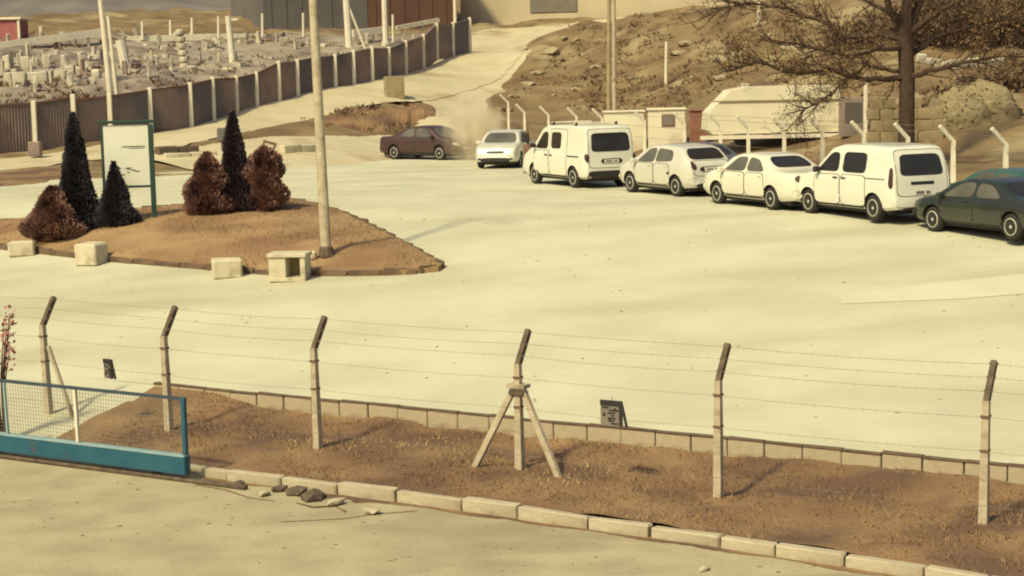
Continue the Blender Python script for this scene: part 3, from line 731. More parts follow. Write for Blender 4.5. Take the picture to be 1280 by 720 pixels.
def make_car(sp, label, cat, name, loc, az, paint, group=None):
    """az: heading, degrees clockwise from +Y; loc: ground point under the car's centre"""
    t = thing(name, label, cat, loc, R(90 - az), group)
    L, W = sp['L'], sp['W']
    vs, fs = make_body(sp)
    mb = MB().add(vs, fs); me = mb.mesh('body', paint); me.materials.append(M_black)
    body = link('body', me, t)
    # wheel arches are cut out of the body
    cut = MB(); r = sp['wr']; wx = [sp['ax0'] - L/2, sp['ax1'] - L/2]
    for x in wx:
        for s in (-1, 1): cut.lathe([(r*1.17, -.17), (r*1.17, .25)], 24, 'Y', (x, s*(W/2 - .02) + (0 if s > 0 else -.08), r*1.02))
    cm = cut.mesh('cut', paint); cm.materials.append(M_black); cm.polygons.foreach_set('material_index', [1]*len(cm.polygons))
    co = link('cut', cm, t)
    md = body.modifiers.new('arches', 'BOOLEAN'); md.operation = 'DIFFERENCE'; md.object = co; md.solver = 'EXACT'
    bpy.context.view_layer.update()
    ev = body.evaluated_get(bpy.context.evaluated_depsgraph_get()); nm = bpy.data.meshes.new_from_object(ev)
    body.modifiers.clear(); body.data = nm; nm.name = 'body'
    bpy.data.objects.remove(co); nm.shade_smooth(); nm.set_sharp_from_angle(angle=R(32))
    bvh = BVHTree.FromPolygons([tuple(v) for v in vs], fs)
    xo = lambda P: [(a - L/2, b) for a, b in P]
    for (nmn, poly, m, off, rd) in sp.get('side', []):
        if nmn.endswith('door'):
            qx = sum(a for a, b in poly)/len(poly); qz = sum(b for a, b in poly)/len(poly)
            for s in (1, -1): proj_patch(bvh, xo([(a + .02*(1 if a > qx else -1), b + .016*(1 if b > qz else -1)) for a, b in poly]), 'Y', s, .0025, rd).obj('door_seam', M_black, t, True)
        for s in (1, -1): proj_patch(bvh, xo(poly), 'Y', s, off, rd).obj(nmn, paint if m is None else m, t, True)
    for s in (1, -1):
        for (a, b) in sp.get('handles', []):
            proj_patch(bvh, xo([(a-.1, b-.018), (a+.1, b-.018), (a+.1, b+.018), (a-.1, b+.018)]), 'Y', s, .028, 1, .04).obj('door_handle', sp.get('hm', paint) , t)
        mx, mz = sp['mirror']; mb = MB().bbox((mx - L/2, s*(W/2 + .06), mz), (.11, .20, .15), .035); mb.obj('mirror', sp.get('mm', paint), t)
        for x in wx: make_wheel(t, x, s*(W/2 - .115), r, s)
    for (nmn, poly, m, off, rd) in sp.get('rear', []):
        if nmn == 'tailgate': proj_patch(bvh, [(a*1.022, b + (.016 if b > 1 else -.016)) for a, b in poly], 'X', -1, .0025, rd).obj('tailgate_seam', M_black, t, True)
        proj_patch(bvh, poly, 'X', -1, off, rd).obj(nmn, paint if m is None else m, t, True)
    for (nmn, poly, m, off, rd) in sp.get('front', []):
        proj_patch(bvh, poly, 'X', 1, off, rd).obj(nmn, paint if m is None else m, t, True)
    for (nmn, poly, m, off, rd, k) in sp.get('pair_rear', []):
        for s in (1, -1): proj_patch(bvh, [(s*a, b) for a, b in poly], 'X', -1, off, rd).obj(nmn, m, t, True)
    for (nmn, poly, m, off, rd, k) in sp.get('pair_front', []):
        for s in (1, -1): proj_patch(bvh, [(s*a, b) for a, b in poly], 'X', 1, off, rd).obj(nmn, m, t, True)
    und = MB().box((0, 0, sp['sill'] - .03), (L - .5, W - .35, .1)); und.obj('underbody', M_black, t)
    for (s, zc) in ((-1, sp.get('pz', .75)),):
        rnd = random.Random(int(L * 1000)); g = MB()
        for k in range(7):
            if k in (2,): continue
            y = (k - 3) * .058; h = bvh.ray_cast(Vector((-6, y, zc)), Vector((1, 0, 0)))
            if h[0]: g.box(h[0] + Vector((-.024, 0, 0)), (.008, .034, .055))
        if g.v: g.obj('plate_marks', M_black, t)
    return t
def rect(y0, z0, y1, z1): return [(y0, z0), (y1, z0), (y1, z1), (y0, z1)]
SEDAN = dict(L=4.38, W=1.72, sill=.24, wr=.305, ax0=.95, ax1=3.52, tum=.38, round=.55, endw=.80,
    top=[(0,.42),(.02,.60),(.05,.88),(.10,.985),(.75,1.03),(.98,1.08),(1.62,1.40),(2.1,1.445),(2.55,1.43),(2.95,1.34),(3.48,1.00),(3.9,.93),(4.22,.80),(4.33,.62),(4.38,.42)],
    belt=[(0,.86),(1.0,.94),(3.4,.91),(4.38,.72)],
    mirror=(3.18,.98), pz=.84,
    side=[('rear_door',[(1.22,.38),(1.3,.93),(2.14,.93),(2.14,.34),(1.4,.34)],None,.005,1),('front_door',[(2.18,.34),(2.18,.93),(3.25,.92),(3.22,.34)],None,.005,1),
          ('rear_side_window',[(1.28,.985),(1.62,1.29),(2.08,1.345),(2.12,.975)],M_glass2,.012,1),('front_side_window',[(2.2,.97),(2.17,1.345),(2.62,1.33),(3.2,.955)],M_glass2,.012,1),
          ('sill_strip',[(1.35,.27),(3.1,.27),(3.1,.315),(1.35,.315)],M_black,.008,0)],
    handles=[(1.45,.87),(2.4,.87)],
    rear=[('rear_window',[(-.60,1.09),(.60,1.09),(.50,1.35),(-.50,1.35)],M_glass,.012,1),('bumper',[(-.74,.34),(.74,.34),(.76,.58),(-.76,.58)],None,.02,1),('bumper_insert',[(-.55,.27),(.55,.27),(.58,.38),(-.58,.38)],M_black,.03,1),('plate_recess',rect(-.36,.77,.36,.91),M_black,.012,1),('plate',rect(-.26,.785,.26,.895),M_plate,.02,0)],
    pair_rear=[('tail_light',[(.42,.76),(.69,.76),(.69,.92),(.44,.91)],M_tail,.015,1,0)],
    front=[('windscreen',[(-.66,.98),(.66,.98),(.54,1.33),(-.54,1.33)],M_glass2,.012,1),('bumper',[(-.74,.36),(.74,.36),(.74,.56),(-.74,.56)],None,.02,1),('lower_grille',[(-.58,.27),(.58,.27),(.56,.43),(-.56,.43)],M_black,.03,1),('grille',[(-.34,.60),(.34,.60),(.38,.69),(-.38,.69)],M_black,.012,1),('plate',rect(-.26,.44,.26,.55),M_plate,.03,0)],
    pair_front=[('headlight',[(.42,.60),(.78,.64),(.76,.78),(.44,.72)],M_lamp,.012,1,0),('fog_light',[(.54,.36),(.68,.36),(.68,.43),(.54,.43)],M_black,.03,1,0)])
import copy as _cp
HATCH = _cp.deepcopy({k: v for k, v in SEDAN.items() if k not in ('side','rear','pair_rear','front','pair_front')}); HATCH.update(L=4.02, W=1.72, ax0=.72, ax1=3.2,
    top=[(0,.42),(.02,.62),(.06,.92),(.15,1.02),(.42,1.22),(.62,1.40),(.85,1.46),(1.5,1.50),(2.1,1.47),(2.55,1.36),(3.12,1.02),(3.55,.94),(3.86,.80),(3.97,.62),(4.02,.42)],
    belt=[(0,.92),(1.0,.95),(3.0,.91),(4.02,.72)], mirror=(2.85,.99), pz=.80,
    side=[('rear_door',[(1.0,.45),(1.05,.93),(1.86,.93),(1.86,.34),(1.15,.34)],None,.005,1),('front_door',[(1.9,.34),(1.9,.93),(2.9,.92),(2.88,.34)],None,.005,1),
          ('rear_side_window',[(.92,1.03),(1.0,1.33),(1.80,1.385),(1.83,.98)],M_glass2,.012,1),('front_side_window',[(1.9,.975),(1.88,1.385),(2.25,1.36),(2.85,.955)],M_glass2,.012,1),
          ('sill_strip',[(1.1,.27),(2.8,.27),(2.8,.315),(1.1,.315)],M_black,.008,0)],
    handles=[(1.2,.87),(2.1,.87)],
    rear=[('tailgate',[(-.62,.62),(.62,.62),(.66,1.04),(-.66,1.04)],None,.006,1),('rear_window',[(-.62,1.08),(.62,1.08),(.54,1.385),(-.54,1.385)],M_glass,.012,1),('bumper',[(-.74,.36),(.74,.36),(.76,.60),(-.76,.60)],None,.02,1),('bumper_insert',[(-.55,.27),(.55,.27),(.58,.40),(-.58,.40)],M_black,.03,1),('plate_recess',rect(-.42,.73,.42,.88),M_black,.012,1),('plate',rect(-.26,.745,.26,.855),M_plate,.02,0)],
    pair_rear=[('tail_light',[(.50,.80),(.70,.79),(.70,1.02),(.58,1.02)],M_tail,.015,1,0)], front=SEDAN['front'][1:]+[('windscreen',[(-.66,1.0),(.66,1.0),(.54,1.36),(-.54,1.36)],M_glass,.012,1)], pair_front=SEDAN['pair_front'])
MPV = dict(L=4.38, W=1.80, sill=.26, wr=.315, ax0=.80, ax1=3.50, tum=.17, round=.38, endw=.90,
    top=[(0,.42),(.02,.66),(.05,1.06),(.13,1.42),(.26,1.74),(.42,1.80),(1.2,1.825),(2.2,1.81),(2.62,1.72),(3.22,1.22),(3.45,1.10),(3.95,.98),(4.2,.86),(4.33,.64),(4.38,.42)],
    belt=[(0,1.08),(2.4,1.08),(3.3,1.04),(4.38,.76)], mirror=(3.02,1.16), pz=.70, mm=M_black, hm=M_black,
    side=[('sliding_door',[(1.12,.42),(1.12,1.06),(2.12,1.06),(2.12,.34),(1.2,.34)],None,.005,1),('front_door',[(2.16,.34),(2.16,1.06),(3.22,1.03),(3.2,.34)],None,.005,1),
          ('rear_side_window',[(1.14,1.13),(1.14,1.62),(2.05,1.62),(2.08,1.13)],M_glass,.012,1),('front_side_window',[(2.24,1.13),(2.24,1.60),(2.56,1.60),(3.12,1.13)],M_glass,.012,1),
          ('tail_light',[(.05,.82),(.19,.80),(.23,1.30),(.13,1.30)],M_tail,.014,1),('door_track',[(.35,1.0),(1.1,1.0),(1.1,1.03),(.35,1.03)],M_shut,.006,0),('sill_strip',[(1.2,.28),(3.1,.28),(3.1,.33),(1.2,.33)],M_black,.008,0)],
    handles=[(1.98,.98),(2.32,.98)],
    rear=[('tailgate',[(-.74,.62),(.74,.62),(.72,1.70),(-.72,1.70)],None,.006,1),('rear_window',[(-.64,1.10),(.64,1.10),(.58,1.60),(-.58,1.60)],M_glass,.014,1),('bumper',[(-.80,.36),(.80,.36),(.81,.60),(-.81,.60)],None,.025,1),('bumper_insert',[(-.6,.28),(.6,.28),(.6,.34),(-.6,.34)],M_black,.03,1),('plate_recess',rect(-.34,.88,.34,.955),M_black,.012,0),('plate',rect(-.26,.645,.26,.755),M_plate,.014,0)],
    front=[('windscreen',[(-.70,1.2),(.70,1.2),(.62,1.7),(-.62,1.7)],M_glass,.012,1),('grille',[(-.40,.68),(.40,.68),(.44,.80),(-.44,.80)],M_black,.012,1),('bumper',[(-.76,.36),(.76,.36),(.76,.6),(-.76,.6)],None,.02,1)],
    pair_front=[('headlight',[(.46,.66),(.80,.72),(.78,.92),(.48,.82)],M_lamp,.012,1,0)])
VAN = dict(L=4.55, W=1.86, sill=.30, wr=.33, ax0=.92, ax1=3.62, tum=.10, round=.30, endw=.93,
    top=[(0,.45),(.02,.70),(.04,1.1),(.09,1.56),(.19,1.90),(.36,1.97),(1.2,1.99),(2.75,1.97),(3.1,1.88),(3.72,1.30),(4.05,1.16),(4.35,1.0),(4.48,.72),(4.55,.45)],
    belt=[(0,1.12),(3.0,1.12),(3.8,1.08),(4.55,.85)], mirror=(3.52,1.28), pz=.86, mm=M_black, hm=M_black,
    side=[('sliding_door',[(1.35,.42),(1.35,1.84),(2.52,1.84),(2.52,.38),(1.45,.38)],None,.005,1),('front_door',[(2.58,.38),(2.58,1.15),(3.62,1.12),(3.6,.38)],None,.005,1),
          ('side_window',[(1.75,1.22),(1.75,1.74),(2.42,1.74),(2.42,1.22)],M_glass,.012,1),('front_side_window',[(2.66,1.20),(2.66,1.74),(2.98,1.74),(3.52,1.20)],M_glass,.012,1),
          ('door_track',[(.5,.98),(1.3,.98),(1.3,1.02),(.5,1.02)],M_black,.006,0),('sill_strip',[(1.35,.32),(3.1,.32),(3.1,.37),(1.35,.37)],M_black,.008,0)],
    handles=[(2.4,1.0),(2.72,1.0)],
    rear=[('tailgate',[(-.78,.66),(.78,.66),(.77,1.86),(-.77,1.86)],None,.006,1),('rear_window',[(-.70,1.16),(.70,1.16),(.66,1.74),(-.66,1.74)],M_glass,.014,1),('bumper',[(-.84,.34),(.84,.34),(.84,.56),(-.84,.56)],M_black,.03,1),('plate_recess',rect(-.40,.78,.36,.94),M_black,.012,1),('plate',rect(-.27,.80,.25,.91),M_plate,.02,0)],
    pair_rear=[('tail_light',[(.80,.84),(.90,.84),(.90,1.10),(.80,1.10)],M_tail,.016,1,0)],
    front=[('windscreen',[(-.74,1.26),(.74,1.26),(.66,1.84),(-.66,1.84)],M_glass,.012,1),('grille',[(-.42,.74),(.42,.74),(.44,.90),(-.44,.90)],M_black,.012,1),('bumper',[(-.8,.36),(.8,.36),(.8,.62),(-.8,.62)],M_black,.02,1)],
    pair_front=[('headlight',[(.48,.74),(.82,.78),(.82,.98),(.50,.94)],M_lamp,.012,1,0)])
def wheel_place(sp, px, py, az, side='L'):
    """centre of a car whose rear wheel on the seen side touches the ground at a photograph point"""
    p = ground_hit(px, py, lambda a, b: float(z_yard(np.array(a), np.array(b))))
    h = Vector((math.sin(R(az)), math.cos(R(az)), 0)); l = Vector((-h.y, h.x, 0)); s = 1 if side == 'L' else -1
    c = p - l * s * (sp['W']/2 - .05) + h * (sp['L']/2 - sp['ax0'])
    return Vector((c.x, c.y, float(z_yard(np.array(c.x), np.array(c.y)))))
AZ = -25
ROW = 'cars parked nose to tail along the far fence'
make_car(VAN, 'white panel van with a wide rear window, farthest of the parked row', 'van', 'parked_van', wheel_place(VAN, 717, 235, AZ - 1), AZ - 1, M_paint_w, ROW)
make_car(HATCH, 'silver hatchback parked between the white panel van and the white saloon', 'car', 'parked_hatchback', wheel_place(HATCH, 845, 246, AZ - 3), AZ - 3, M_paint_s, ROW)
make_car(SEDAN, 'white saloon parked between the silver hatchback and the white people carrier', 'car', 'parked_saloon', wheel_place(SEDAN, 964, 263, AZ - 1), AZ - 1, M_paint_w2, ROW)
make_car(MPV, 'white people carrier with dark rear window in front of the green saloon', 'van', 'parked_people_carrier', wheel_place(MPV, 1092, 280, AZ), AZ, M_paint_w, ROW)
GRN = _cp.deepcopy({k: v for k, v in SEDAN.items() if k not in ('side','rear','pair_rear','front','pair_front')})
for k in ('rear','pair_rear','front','pair_front'): GRN[k] = SEDAN[k]
def lower(sp, f):
    q = _cp.copy(sp); q['top'] = [(a, b*f) for a, b in sp['top']]; q['belt'] = [(a, b*f) for a, b in sp['belt']]
    for k in ('side','rear','front'): q[k] = [(a, [(u_, w_*f) for u_, w_ in p], m, c, d) for (a, p, m, c, d) in sp[k]]
    for k in ('pair_rear','pair_front'): q[k] = [(a, [(u_, w_*f) for u_, w_ in p], m, c, d, e) for (a, p, m, c, d, e) in sp[k]]
    q['handles'] = [(a, b*f) for a, b in sp['handles']]; q['mirror'] = (sp['mirror'][0], sp['mirror'][1]*f); q['pz'] = sp['pz']*f; q['wr'] = sp['wr']*.96
    return q
GRN['side'] = [(a, b, (M_glass2 if m is M_glass else m), c, d) for (a, b, m, c, d) in SEDAN['side']]
GRN = lower(GRN, .89)
make_car(GRN, 'dark green saloon at the near end of the parked row', 'car', 'parked_saloon', wheel_place(GRN, 1264, 308, AZ - 2), AZ - 2, M_paint_g, ROW)
c = wheel_place(GRN, 1259, 306, AZ - 2) + Vector((.9, .42, 0))*2.05 + Vector((-.42, .9, 0))*1.6; make_car(lower(GRN, .92), 'teal car mostly hidden behind the dark green saloon', 'car', 'parked_hatchback', (c.x, c.y, 0), AZ + 1, M_paint_t, None)
make_car(SEDAN, 'dark grey car hidden behind the silver hatchback', 'car', 'parked_saloon', (5.75, 54.3, 0), AZ - 2, M_paint_k, None)
# oncoming white saloon
c = ground_hit(634, 209); make_car(SEDAN, 'silver white saloon facing the camera on the road behind the panel van', 'car', 'oncoming_saloon', (c.x, c.y + .9, 0), 192, M_paint_s, None)
# maroon saloon in the dust
c = ground_hit(535, 199); make_car(SEDAN, 'maroon saloon skidding sideways in a cloud of dust', 'car', 'skidding_saloon', (c.x, c.y + .3, 0), 128, M_paint_r, None)
# roof bars on the panel van
van = [o for o in COL.objects if o.name == 'parked_van'][0]
for x in (-1.3, .25):
    MB().bar((x, -.78, 2.045), (x, .78, 2.045), .05).obj('roof_bar', M_white, van)
    for s in (-1, 1): MB().box((x, s*.72, 2.0), (.07, .07, .12)).obj('roof_bar_foot', M_black, van)

# dust thrown up behind the maroon car
def volume(name, c, d, dens, col, rz=0.0):
    bm = bmesh.new(); bmesh.ops.create_icosphere(bm, subdivisions=3, radius=1)
    me = bpy.data.meshes.new(name); bm.to_mesh(me); bm.free()
    o = link(name, me, None, c); o.scale = d; o.rotation_euler.z = rz
    m = bpy.data.materials.new(name); m.use_nodes = True; nt = m.node_tree; nt.nodes.remove(nt.nodes['Principled BSDF'])
    pv = nt.nodes.new('ShaderNodeVolumePrincipled'); pv.inputs['Color'].default_value = (*col, 1)
    tc = nt.nodes.new('ShaderNodeTexCoord'); gr = nt.nodes.new('ShaderNodeTexGradient'); gr.gradient_type = 'SPHERICAL'
    nz = nt.nodes.new('ShaderNodeTexNoise'); nz.inputs['Scale'].default_value = 2.2; nz.inputs['Detail'].default_value = 4
    nt.links.new(tc.outputs['Object'], gr.inputs[0]); nt.links.new(tc.outputs['Object'], nz.inputs['Vector'])
    a = nt.nodes.new('ShaderNodeMath'); a.operation = 'SUBTRACT'; a.inputs[1].default_value = .36; nt.links.new(nz.outputs[0], a.inputs[0])
    a2 = nt.nodes.new('ShaderNodeMath'); a2.operation = 'MULTIPLY'; nt.links.new(a.outputs[0], a2.inputs[0]); nt.links.new(gr.outputs[1], a2.inputs[1])
    a3 = nt.nodes.new('ShaderNodeMath'); a3.operation = 'MULTIPLY'; a3.inputs[1].default_value = dens; a3.use_clamp = False; nt.links.new(a2.outputs[0], a3.inputs[0])
    a4 = nt.nodes.new('ShaderNodeMath'); a4.operation = 'MAXIMUM'; a4.inputs[1].default_value = 0; nt.links.new(a3.outputs[0], a4.inputs[0])
    nt.links.new(a4.outputs[0], pv.inputs['Density']); nt.links.new(pv.outputs[0], nt.nodes['Material Output'].inputs['Volume'])
    me.materials.append(m); return stuff(o)
c = ground_hit(568, 200); o = volume('dust_cloud', (c.x + .85, c.y - .1, 1.2), (1.45, 1.6, 2.0), 13.0, (.90, .82, .66)); tag(o, 'tan cloud of dust around the nose of the maroon saloon', 'dust')

# brown gate pillar by the oncoming car
c = ground_hit(659, 217); o = thing('timber_pillar', 'brown square pillar with a dark lamp box between the oncoming car and van', 'post', c)
MB().bbox((0, 0, .5), (.24, .24, 1.1), .02).obj('pillar', M_wood, o); MB().bbox((-.05, -.02, 1.3), (.26, .24, .34), .03).obj('lamp_box', M_black, o); MB().bar((.05, 0, 1.0), (.05, 0, 1.9), .09).obj('upper_post', M_wood, o)

# ------------------------------------------------------------------ far fence behind the parked cars
ff = thing('boundary_fence', 'far fence of pale bent concrete posts behind the parked cars', 'fence', (7, 65, 0))
FF = Vector(ff.location); pl = []
for px in (640, 660, 690, 725, 757, 810, 860, 905, 940, 985, 1033, 1085, 1140, 1197, 1263, 1330, 1400):
    t = (px - 640) / FPX * .995; Yd = 26.1 / (t + .2917); Xd = t * Yd
    pl.append(Vector((Xd, Yd, min(gz(Xd, Yd), .5))))
fd = (pl[-1] - pl[0]).normalized(); fd.z = 0; fn = Vector((fd.y, -fd.x, 0)); fn = fn if fn.x < 0 else -fn
wp = []
for i, p in enumerate(pl):
    loc = p - FF; H = 1.62
    q = []
    for (z, w) in ((-.3, .14), (H, .105)): q += [Vector((sx*w/2, sy*w/2, z)) for sx, sy in ((-1,-1),(1,-1),(1,1),(-1,1))]
    po = MB().add(q, [(3,2,1,0),(4,5,6,7),(0,1,5,4),(1,2,6,5),(2,3,7,6),(3,0,4,7)]).obj('post', M_white, ff, loc=loc)
    MB().bar((0, 0, H - .03), Vector((0, 0, H + .40)) + fn * .42, .095, .09, up=fd).obj('post_arm', M_white, po)
    wp.append([loc + Vector((0, 0, h)) for h in (.5, .95, 1.4)] + [loc + Vector((0, 0, H + .40*k)) + fn*.42*k for k in (.5, .95)])
for w in range(5):
    mb = MB()
    for a, b in zip(wp[:-1], wp[1:]): mb.tube([a[w], b[w]], .006, 4, False)
    mb.obj('fence_wire', M_steel, ff)

# ------------------------------------------------------------------ huts and cabin behind the far fence
def px_m(d): return d / FPX
def place(px, py, d):
    p = at_depth(px, py, d); return p
def hut(px0, px1, ytop, d, label, name, m, depth=1.6, win=None, cat='hut', rz=-.06):
    a = at_depth(px0, ytop, d); b = at_depth(px1, ytop, d); w = b.x - a.x; cx = (a.x + b.x) / 2; g = gz(cx, d + depth/2) - .1; h = a.z - g
    o = thing(name, label, cat, (cx, d + depth/2, g), rz)
    MB().bbox((0, 0, h/2), (w, depth, h), .02).obj('wall', m, o); MB().bbox((0, 0, h + .03), (w + .12, depth + .12, .07), .015).obj('roof', m, o)
    if win:
        wx, wz, ww, wh = win
        fr = MB(); fr.bbox((wx, -depth/2 - .015, h - wz), (ww + .12, .05, wh + .12), .01); fo = fr.obj('window', M_redbox, o)
        MB().box((wx, -depth/2 - .042, h - wz), (ww, .02, wh)).obj('pane', M_shut, fo)
    return o, w, h
hut(812, 858, 138, 73, 'small pale guard hut with one window behind the silver hatchback', 'guard_hut', M_cabin, 1.6, (.05, .42, .42, .38))
hut(863, 883, 139, 71.5, 'narrow red brown cabinet right of the small guard hut', 'meter_cabinet', M_redbox, .6, None, 'cabinet')
hut(756, 806, 141, 76, 'pale low shed behind the roof of the white panel van', 'low_shed', M_cabin, 1.4, None, 'shed')
# white cabin trailer
a = at_depth(884, 110, 67); b = at_depth(1052, 106, 67); w = b.x - a.x; cx = (a.x + b.x)/2; zt = (a.z + b.z)/2; zb = at_depth(960, 170, 67).z
tr = thing('cabin_trailer', 'long off white cabin trailer on a white chassis behind the fence', 'trailer', (cx, 68.1, gz(cx, 68.1)), .02); g = tr.location.z
prof = [(-w/2, zb + .25), (-w/2 + .05, zb + .9), (-w/2 + .9, zt - .12), (-w/2 + 1.7, zt), (w/2, zt), (w/2, zb + .1), (-w/2 + .2, zb + .1)]
n = len(prof); mb = MB(); mb.add([(x, -1.0, z - g) for x, z in prof] + [(x, 1.0, z - g) for x, z in prof], [tuple(range(n)), tuple(range(2*n - 1, n - 1, -1))] + [(i, (i+1) % n, n + (i+1) % n, n + i) for i in range(n)])
mb.obj('body', M_cabin, tr)
MB().bar((-w/2 - .3, -1.06, zb - g - .02), (w/2 + .05, -1.06, zb - g - .02), .14).obj('chassis_beam', M_white, tr)
MB().bar((-w/2 + .1, -1.03, zb - g + (zt-zb)*.72), (w/2, -1.03, zb - g + (zt-zb)*.72), .05).obj('waist_rail', M_tan, tr)
for (x0, x1) in (): MB().box(((x0+x1)/2, -1.01, zb - g + .55), (x1 - x0, .05, .45)).obj('window', M_shut, tr)
for x in (-1.2, 1.3):
    MB().lathe([(.2, -.08), (.34, -.08), (.34, .08), (.2, .08)], 18, 'Y', (x, -.85, .34)).obj('wheel', M_tyre, tr)
MB().box((0, -.2, (zb - g)/2 + .1), (w - .6, .1, zb - g - .3)).obj('skirt', M_brush, tr)
a = at_depth(1054, 120, 65); b = at_depth(1080, 120, 65); cx = (a.x + b.x)/2; g = gz(cx, 65.6)
o = thing('dark_locker', 'tall dark purple brown locker at the end of the cabin trailer', 'cabinet', (cx, 65.5, g - .05))
MB().bbox((0, 0, (a.z - g)/2), (b.x - a.x, .8, a.z - g), .02).obj('case', M_sheet, o); MB().bbox((.0, -.42, (a.z - g)*.62), ((b.x - a.x)*.8, .03, (a.z - g)*.5), .008).obj('door', M_paint_k, o)
p = at_depth(1082, 125, 64.5); g = gz(p.x, 64.5); o = MB().bbox((0, 0, 1.0), (.14, .14, 2.2), .02).obj('white_post', M_white, None, loc=(p.x, 64.5, g)); tag(o, 'white post beside the dark locker and the tan wall', 'post')
# tan wall behind the tree, in courses of blocks
a = at_depth(1088, 118, 60); b = at_depth(1182, 122, 59); g = gz((a.x + b.x)/2, 59.8)
tw = thing('tan_wall', 'broken tan block wall behind the bare tree', 'wall', (a.x, 60, g - .1), -.1); Lw = (b.x - a.x); hw_ = a.z - g
for r_ in range(5):
    for k_ in range(6):
        if r_ == 4 and k_ in (2, 4, 5): continue
        bw = Lw/5.5; o = MB().bbox((0, 0, 0), (bw - .006, .3, hw_/5 - .005), .02, 0, .02).obj('block', M_tan, tw); o.location = (bw*(k_ + .5 - (.25 if r_ % 2 else 0)), random.uniform(-.02, .02), hw_/5*(r_ + .5))
# olive sand heap
p = at_depth(1232, 165, 60); g = gz(p.x, 61); bm = bmesh.new(); bmesh.ops.create_icosphere(bm, subdivisions=4, radius=1)
tz = at_depth(1232, 108, 60).z
for q in bm.verts:
    nn = float(vnoise(np.array(q.co.x*3), np.array(q.co.y*3 + q.co.z*2), 1, 41))
    nz = float(vnoise(np.array(q.co.x*7), np.array(q.co.y*7 + q.co.z*5), 1, 42)); q.co = Vector((q.co.x*1.5 - .25*max(q.co.z, 0), q.co.y*1.3, max(q.co.z, -.3)*(tz - g)*(1.0 + .18*q.co.x))) * (1 + .45*nn + .16*nz)
me = bpy.data.meshes.new('sand_heap'); bm.to_mesh(me); bm.free(); me.materials.append(M_heap); me.shade_smooth()
heap = link('sand_heap', me, None, (p.x, 61.5, g)); st = MB(); rnd = random.Random(8)
for q in me.vertices:
    if q.co.z > -.1:
        for _ in range(2):
            a = Vector([rnd.uniform(-1, 1) for _ in range(3)])*.05; l = Vector((rnd.uniform(-1, 1), rnd.uniform(-1, 1), rnd.uniform(-.2, .6)))*rnd.uniform(.08, .22); st.add([q.co - a, q.co + a, q.co + l], [(0, 1, 2)])
stuff(st.obj('straw', M_heap, heap))
tag(heap, 'rounded olive tan heap of sand right of the bare tree', 'heap')
# pale rubble wall along the top behind the tree
a = at_depth(1146, 86, 82); b = at_depth(1255, 84, 80); rw = thing('rubble_wall', 'low pale rubble wall on the slope behind the bare tree', 'wall', (a.x, 82, gz(a.x, 82)))
x = 0; 
while x < b.x - a.x:
    w = random.uniform(.25, .5); o = MB().bbox((0, 0, 0), (w, .4, random.uniform(.35, .6)), .07, 0, .04).obj('stone', M_stone, rw); X_, Y_ = a.x + x + w/2, 82 - x*.35; o.location = (x + w/2, -x*.35, gz(X_, Y_) + .15 - rw.location.z); x += w*.95

# ------------------------------------------------------------------ bare tree on the right
Dt = 54.5
pb = at_depth(1133, 190, Dt); tg = gz(pb.x, Dt)
tree = thing('bare_tree', 'big bare dark tree with spreading branches behind the people carrier', 'tree', (pb.x, Dt, tg)); TO = Vector(tree.location)
T3 = lambda x, y, dd=0: at_depth(x, y, Dt + dd) - TO
tk = MB(); tk.tube([Vector((0, 0, -.3)), T3(1133, 160), T3(1134, 100), T3(1132, 60), T3(1131, 30)], [.31, .25, .235, .24, .28], 12); tk.obj('trunk', M_bark, tree, True)
limbs = [([(1134,97,0),(1110,99,-.2),(1085,99,-.4),(1040,88,-.9),(990,92,-1.2),(945,76,-1.6),(922,86,-1.9)], .075),
         ([(1130,92,0),(1108,86,.3),(1082,82,.6),(1050,108,.9),(1022,128,1.0),(1002,140,1.1)], .05),
         ([(1130,48,0),(1100,43,.3),(1062,46,.8),(1025,26,1.2),(985,11,1.5),(940,4,1.8),(900,12,2.2)], .085),
         ([(1130,35,0),(1113,12,-.4),(1100,-30,-.8),(1080,-75,-1.2)], .11),
         ([(1135,36,0),(1150,4,.4),(1168,-40,.8),(1190,-90,1.2)], .11),
         ([(1136,98,0),(1160,89,-.6),(1195,80,-1.2),(1240,72,-1.9),(1290,70,-2.6)], .07),
         ([(1133,30,0),(1134,-10,-.1),(1136,-60,.1),(1130,-120,0)], .15),
         ([(1136,70,0),(1165,50,1.0),(1205,35,1.8),(1260,25,2.5)], .07),
         ([(1128,60,0),(1095,62,-1.0),(1060,70,-1.8),(1010,58,-2.4),(965,50,-2.8)], .06),
         ([(1133,25,0),(1090,5,1.6),(1040,-20,2.4)], .07),
         ([(1136,45,0),(1180,10,-1.4),(1230,-15,-2.2)], .08)]
rnd = random.Random(11); leaves = []
